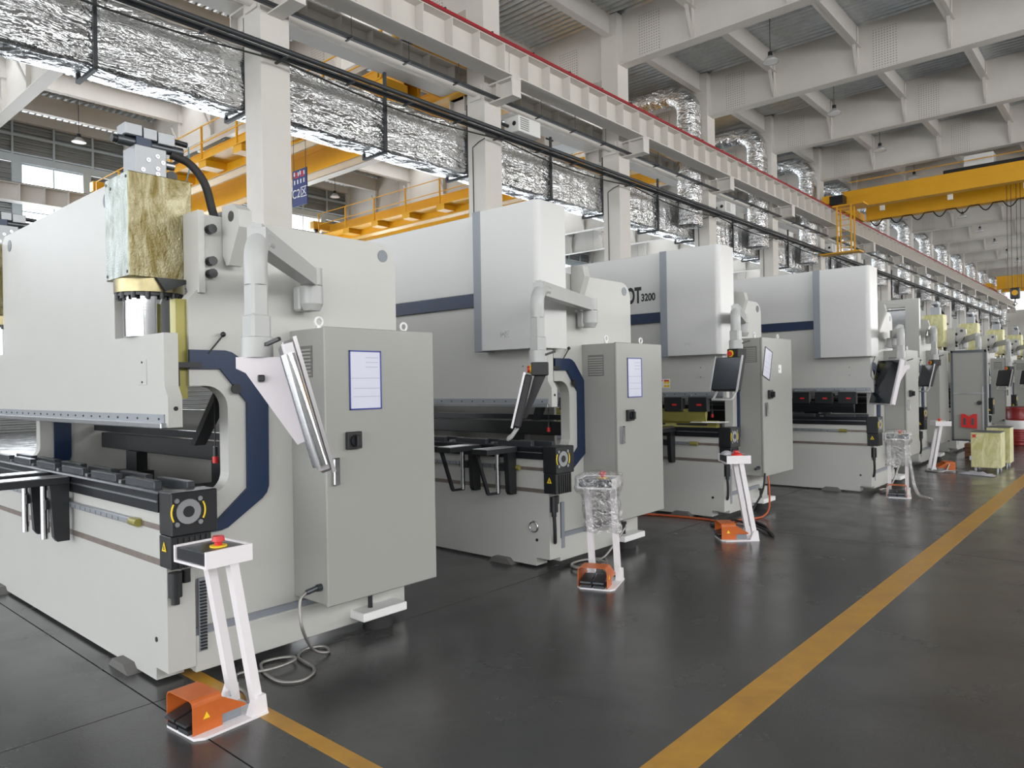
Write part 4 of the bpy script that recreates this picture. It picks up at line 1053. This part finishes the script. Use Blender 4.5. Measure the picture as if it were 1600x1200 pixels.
cable('coiled_cable', 'dark cable loops behind the stand of the second press brake', 'cable',
      [(-3.60, 5.6, .3), (-3.7, 5.4, .05), (-3.8, 5.3, .014), (-3.722, 5.302, .012), (-3.66, 5.105, .012), (-3.74, 5.069, .012), (-3.85, 5.117, .012), (-3.86, 5.33, .014), (-3.70, 5.4, .03), (-3.60, 5.25, .03), (-3.62, 5.05, .03), (-3.74, 4.99, .03), (-3.83, 5.1, .03), (-3.80, 5.28, .03), (-3.62, 5.3, .03), (-3.5, 5.1, .02), (-3.38, 5.0, .02)], .011, 'conduit')
cable('air_hose', 'thin orange hose lying under the third press brake', 'hose',
      [(-5.2, 7.45, .012), (-4.646, 7.604, .012), (-4.3, 7.69, .012), (-3.909, 7.724, .012), (-3.741, 7.679, .012)], .011, 'hose')
cable('air_hose', 'orange hose rising beside the third machine to its cabinet', 'hose',
      [(-3.42, 8.38, .47), (-3.40, 8.36, .3), (-3.40, 8.34, .1), (-3.43, 8.25, .02), (-3.47, 8.10, .012), (-3.55, 7.98, .012), (-3.58, 7.80, .012), (-3.5, 7.6, .012)], .011, 'hose')
cable('coiled_cable', 'dark cable looping round the stand of the third press brake', 'cable',
      [(-3.45, 8.36, .5), (-3.42, 8.2, .3), (-3.5, 8.0, .03), (-3.365, 7.9, .012), (-3.187, 7.714, .012), (-3.027, 7.439, .012), (-2.93, 7.29, .012), (-2.99, 7.36, .03), (-3.2, 7.6, .02), (-3.434, 7.741, .02), (-3.587, 7.78, .03), (-3.655, 7.687, .012), (-3.72, 7.62, .012), (-3.7, 7.466, .012), (-3.595, 7.413, .012)], .012, 'rubber')
cable('coiled_cable', 'grey cable loops between fourth press brake and its stand', 'cable',
      [(-2.80, 11.7, .4), (-2.86, 11.5, .1), (-2.9, 11.385, .014), (-2.94, 11.3, .012), (-2.93, 11.1, .012), (-2.88, 10.98, .012), (-2.82, 11.0, .012), (-2.80, 11.111, .02), (-2.88, 11.2, .03), (-2.92, 11.05, .03), (-2.82, 10.93, .03), (-2.74, 11.0, .02)], .012, 'conduit')
cable('coiled_cable', 'pale cable heap round the foot of the turned stand', 'cable',
      [(-2.62+.0, 14.0, .13), (-2.66, 13.9, .02), (-2.8, 13.86, .012), (-2.95, 13.95, .012), (-2.97, 14.15, .012), (-2.85, 14.33, .014), (-2.6, 14.3, .02), (-2.54, 14.1, .02), (-2.62, 13.92, .03), (-2.8, 13.88, .03), (-2.93, 14.05, .03)], .014, 'conduit')
cable('trailing_wrap', 'clear plastic film trailing on the floor by the fourth stand', 'plastic film',
      [(-2.50, 10.85, .55), (-2.47, 10.86, .35), (-2.44, 10.85, .16), (-2.38, 10.8, .05), (-2.30, 10.76, .022), (-2.2, 10.74, .015)], .02, 'wrap')

def zinc_box(label, x0, x1, y0, y1, h, knob):
    o = empty('machine_guard_box', (x0, y0, 0)); tag(o, label, 'metal box', 'yellow zinc boxes on the floor')
    w, d = x1-x0, y1-y0
    MB().box(0, w, 0, d, .06, h, .005).build('body', M['zinc_yellow'], o)
    MB().box(-.005, w+.005, -.005, d+.005, h, h+.012).build('lid', M['dark_steel'], o)
    for x in (.06, w-.06):
        for y in (.06, d-.06):
            MB().cyl((x, y, 0), (x, y, .06), .02, 10).build('foot', M['steel'], o)
    if knob:
        MB().cyl((.05, -.012, h-.06), (.05, 0, h-.06), .028, 14).build('red_cap', M['red'], o)
        for x, z in ((.02, -.03), (.08, -.03), (.02, -.09), (.08, -.09)): MB().cyl((x, -.004, h+z), (x, 0, h+z), .006, 8).build('screw', M['ink'], o)
        MB().box(-.02, .02, -.012, 0, .18, .25).build('latch', M['steel'], o)
zinc_box('front yellow zinc box with red cap standing near the aisle line', -2.37, -1.94, 14.42, 14.85, .65, True)
zinc_box('rear yellow zinc box standing behind the red-capped one', -2.28, -1.93, 15.35, 15.75, .68, False)
# crumpled rag
vs = []; n = 16; mm = 8
for j in range(mm+1):
    for i in range(n+1):
        x = -2.45+.52*i/n; y = 13.85-.22*i/n+.22*j/mm
        e = min(i, n-i, j*2, (mm-j)*2)/4
        vs.append((x+.02*(hsh(i, j)-.5), y+.02*(hsh(j, i)-.5), .004+min(1, e)*.075*fbm(i*.7, j*.8, 2)))
o = MB().add(vs, [(j*(n+1)+i, j*(n+1)+i+1, (j+1)*(n+1)+i+1, (j+1)*(n+1)+i) for j in range(mm) for i in range(n)], True).build('cloth_rag', M['rag']); tag(o, 'crumpled grey-white rag lying in front of the yellow box', 'rag')
# oil drums
def drum(label, x, y, z):
    o = empty('oil_drum', (x, y, z)); tag(o, label, 'drum', 'red oil drums')
    pr = [(.27, 0), (.285, .02), (.28, .04)]
    for q in range(5): pr += [(.28, .1+q*.05), (.29, .115+q*.05), (.28, .13+q*.05)]
    pr += [(.28, .60), (.29, .62), (.28, .64), (.28, .84), (.287, .86), (.27, .88)]
    MB().lathe(pr, seg=26).build('shell', M['drum_red'], o)
    MB().lathe([(.292, .38), (.293, .385), (.293, .57), (.292, .575)], seg=26).build('paper_band', M['white'], o)
    MB().lathe([(.25, .88), (.26, .885), (.24, .882), (.05, .882)], seg=20).build('lid', M['dark_steel'], o)
drum('red drum with white paper band beside the aisle', -2.35, 20.3, 0)
drum('second red drum partly hidden behind the first', -2.2, 24.0, 0)
# crate by the fifth machine
o = empty('wooden_crate', (-2.62, 16.8, 0)); tag(o, 'small brown wooden crate below the open cabinet door', 'crate')
M['wood'] = mat('brown_wood', (.22, .09, .04), .6, var=.3, vscale=8)
for q in range(3): MB().box(-.25, .15, 0, .3, .005+q*.09, .085+q*.09, .004).build('plank', M['wood'], o)

# work gloves left on the third stand
def lump(name, mt, parent, c, r, seed):
    vs = []; seg, st = 12, 6
    for j in range(st+1):
        a = math.pi/2*j/st
        for i in range(seg):
            t = 2*math.pi*i/seg; k = .75+.5*fbm(i*.9, j*.9, seed)
            vs.append((c[0]+r[0]*math.cos(a)*math.cos(t)*k, c[1]+r[1]*math.cos(a)*math.sin(t)*k, c[2]+r[2]*math.sin(a)*k))
    return MB().add(vs, [(j*seg+i, j*seg+(i+1) % seg, (j+1)*seg+(i+1) % seg, (j+1)*seg+i) for j in range(st) for i in range(seg)], True).build(name, mt, parent)
g = empty('work_gloves', (-3.225, 6.99, .845), R(-48)); tag(g, 'crumpled grey and red work gloves lying on the third stand', 'gloves')
lump('glove', M['rag'], g, (-.05, -.03, 0), (.085, .06, .04), 3)
lump('glove', M['rag'], g, (-.02, .05, 0), (.07, .05, .035), 8)
lump('red_cuff', M['red'], g, (.08, .03, 0), (.045, .06, .03), 5)
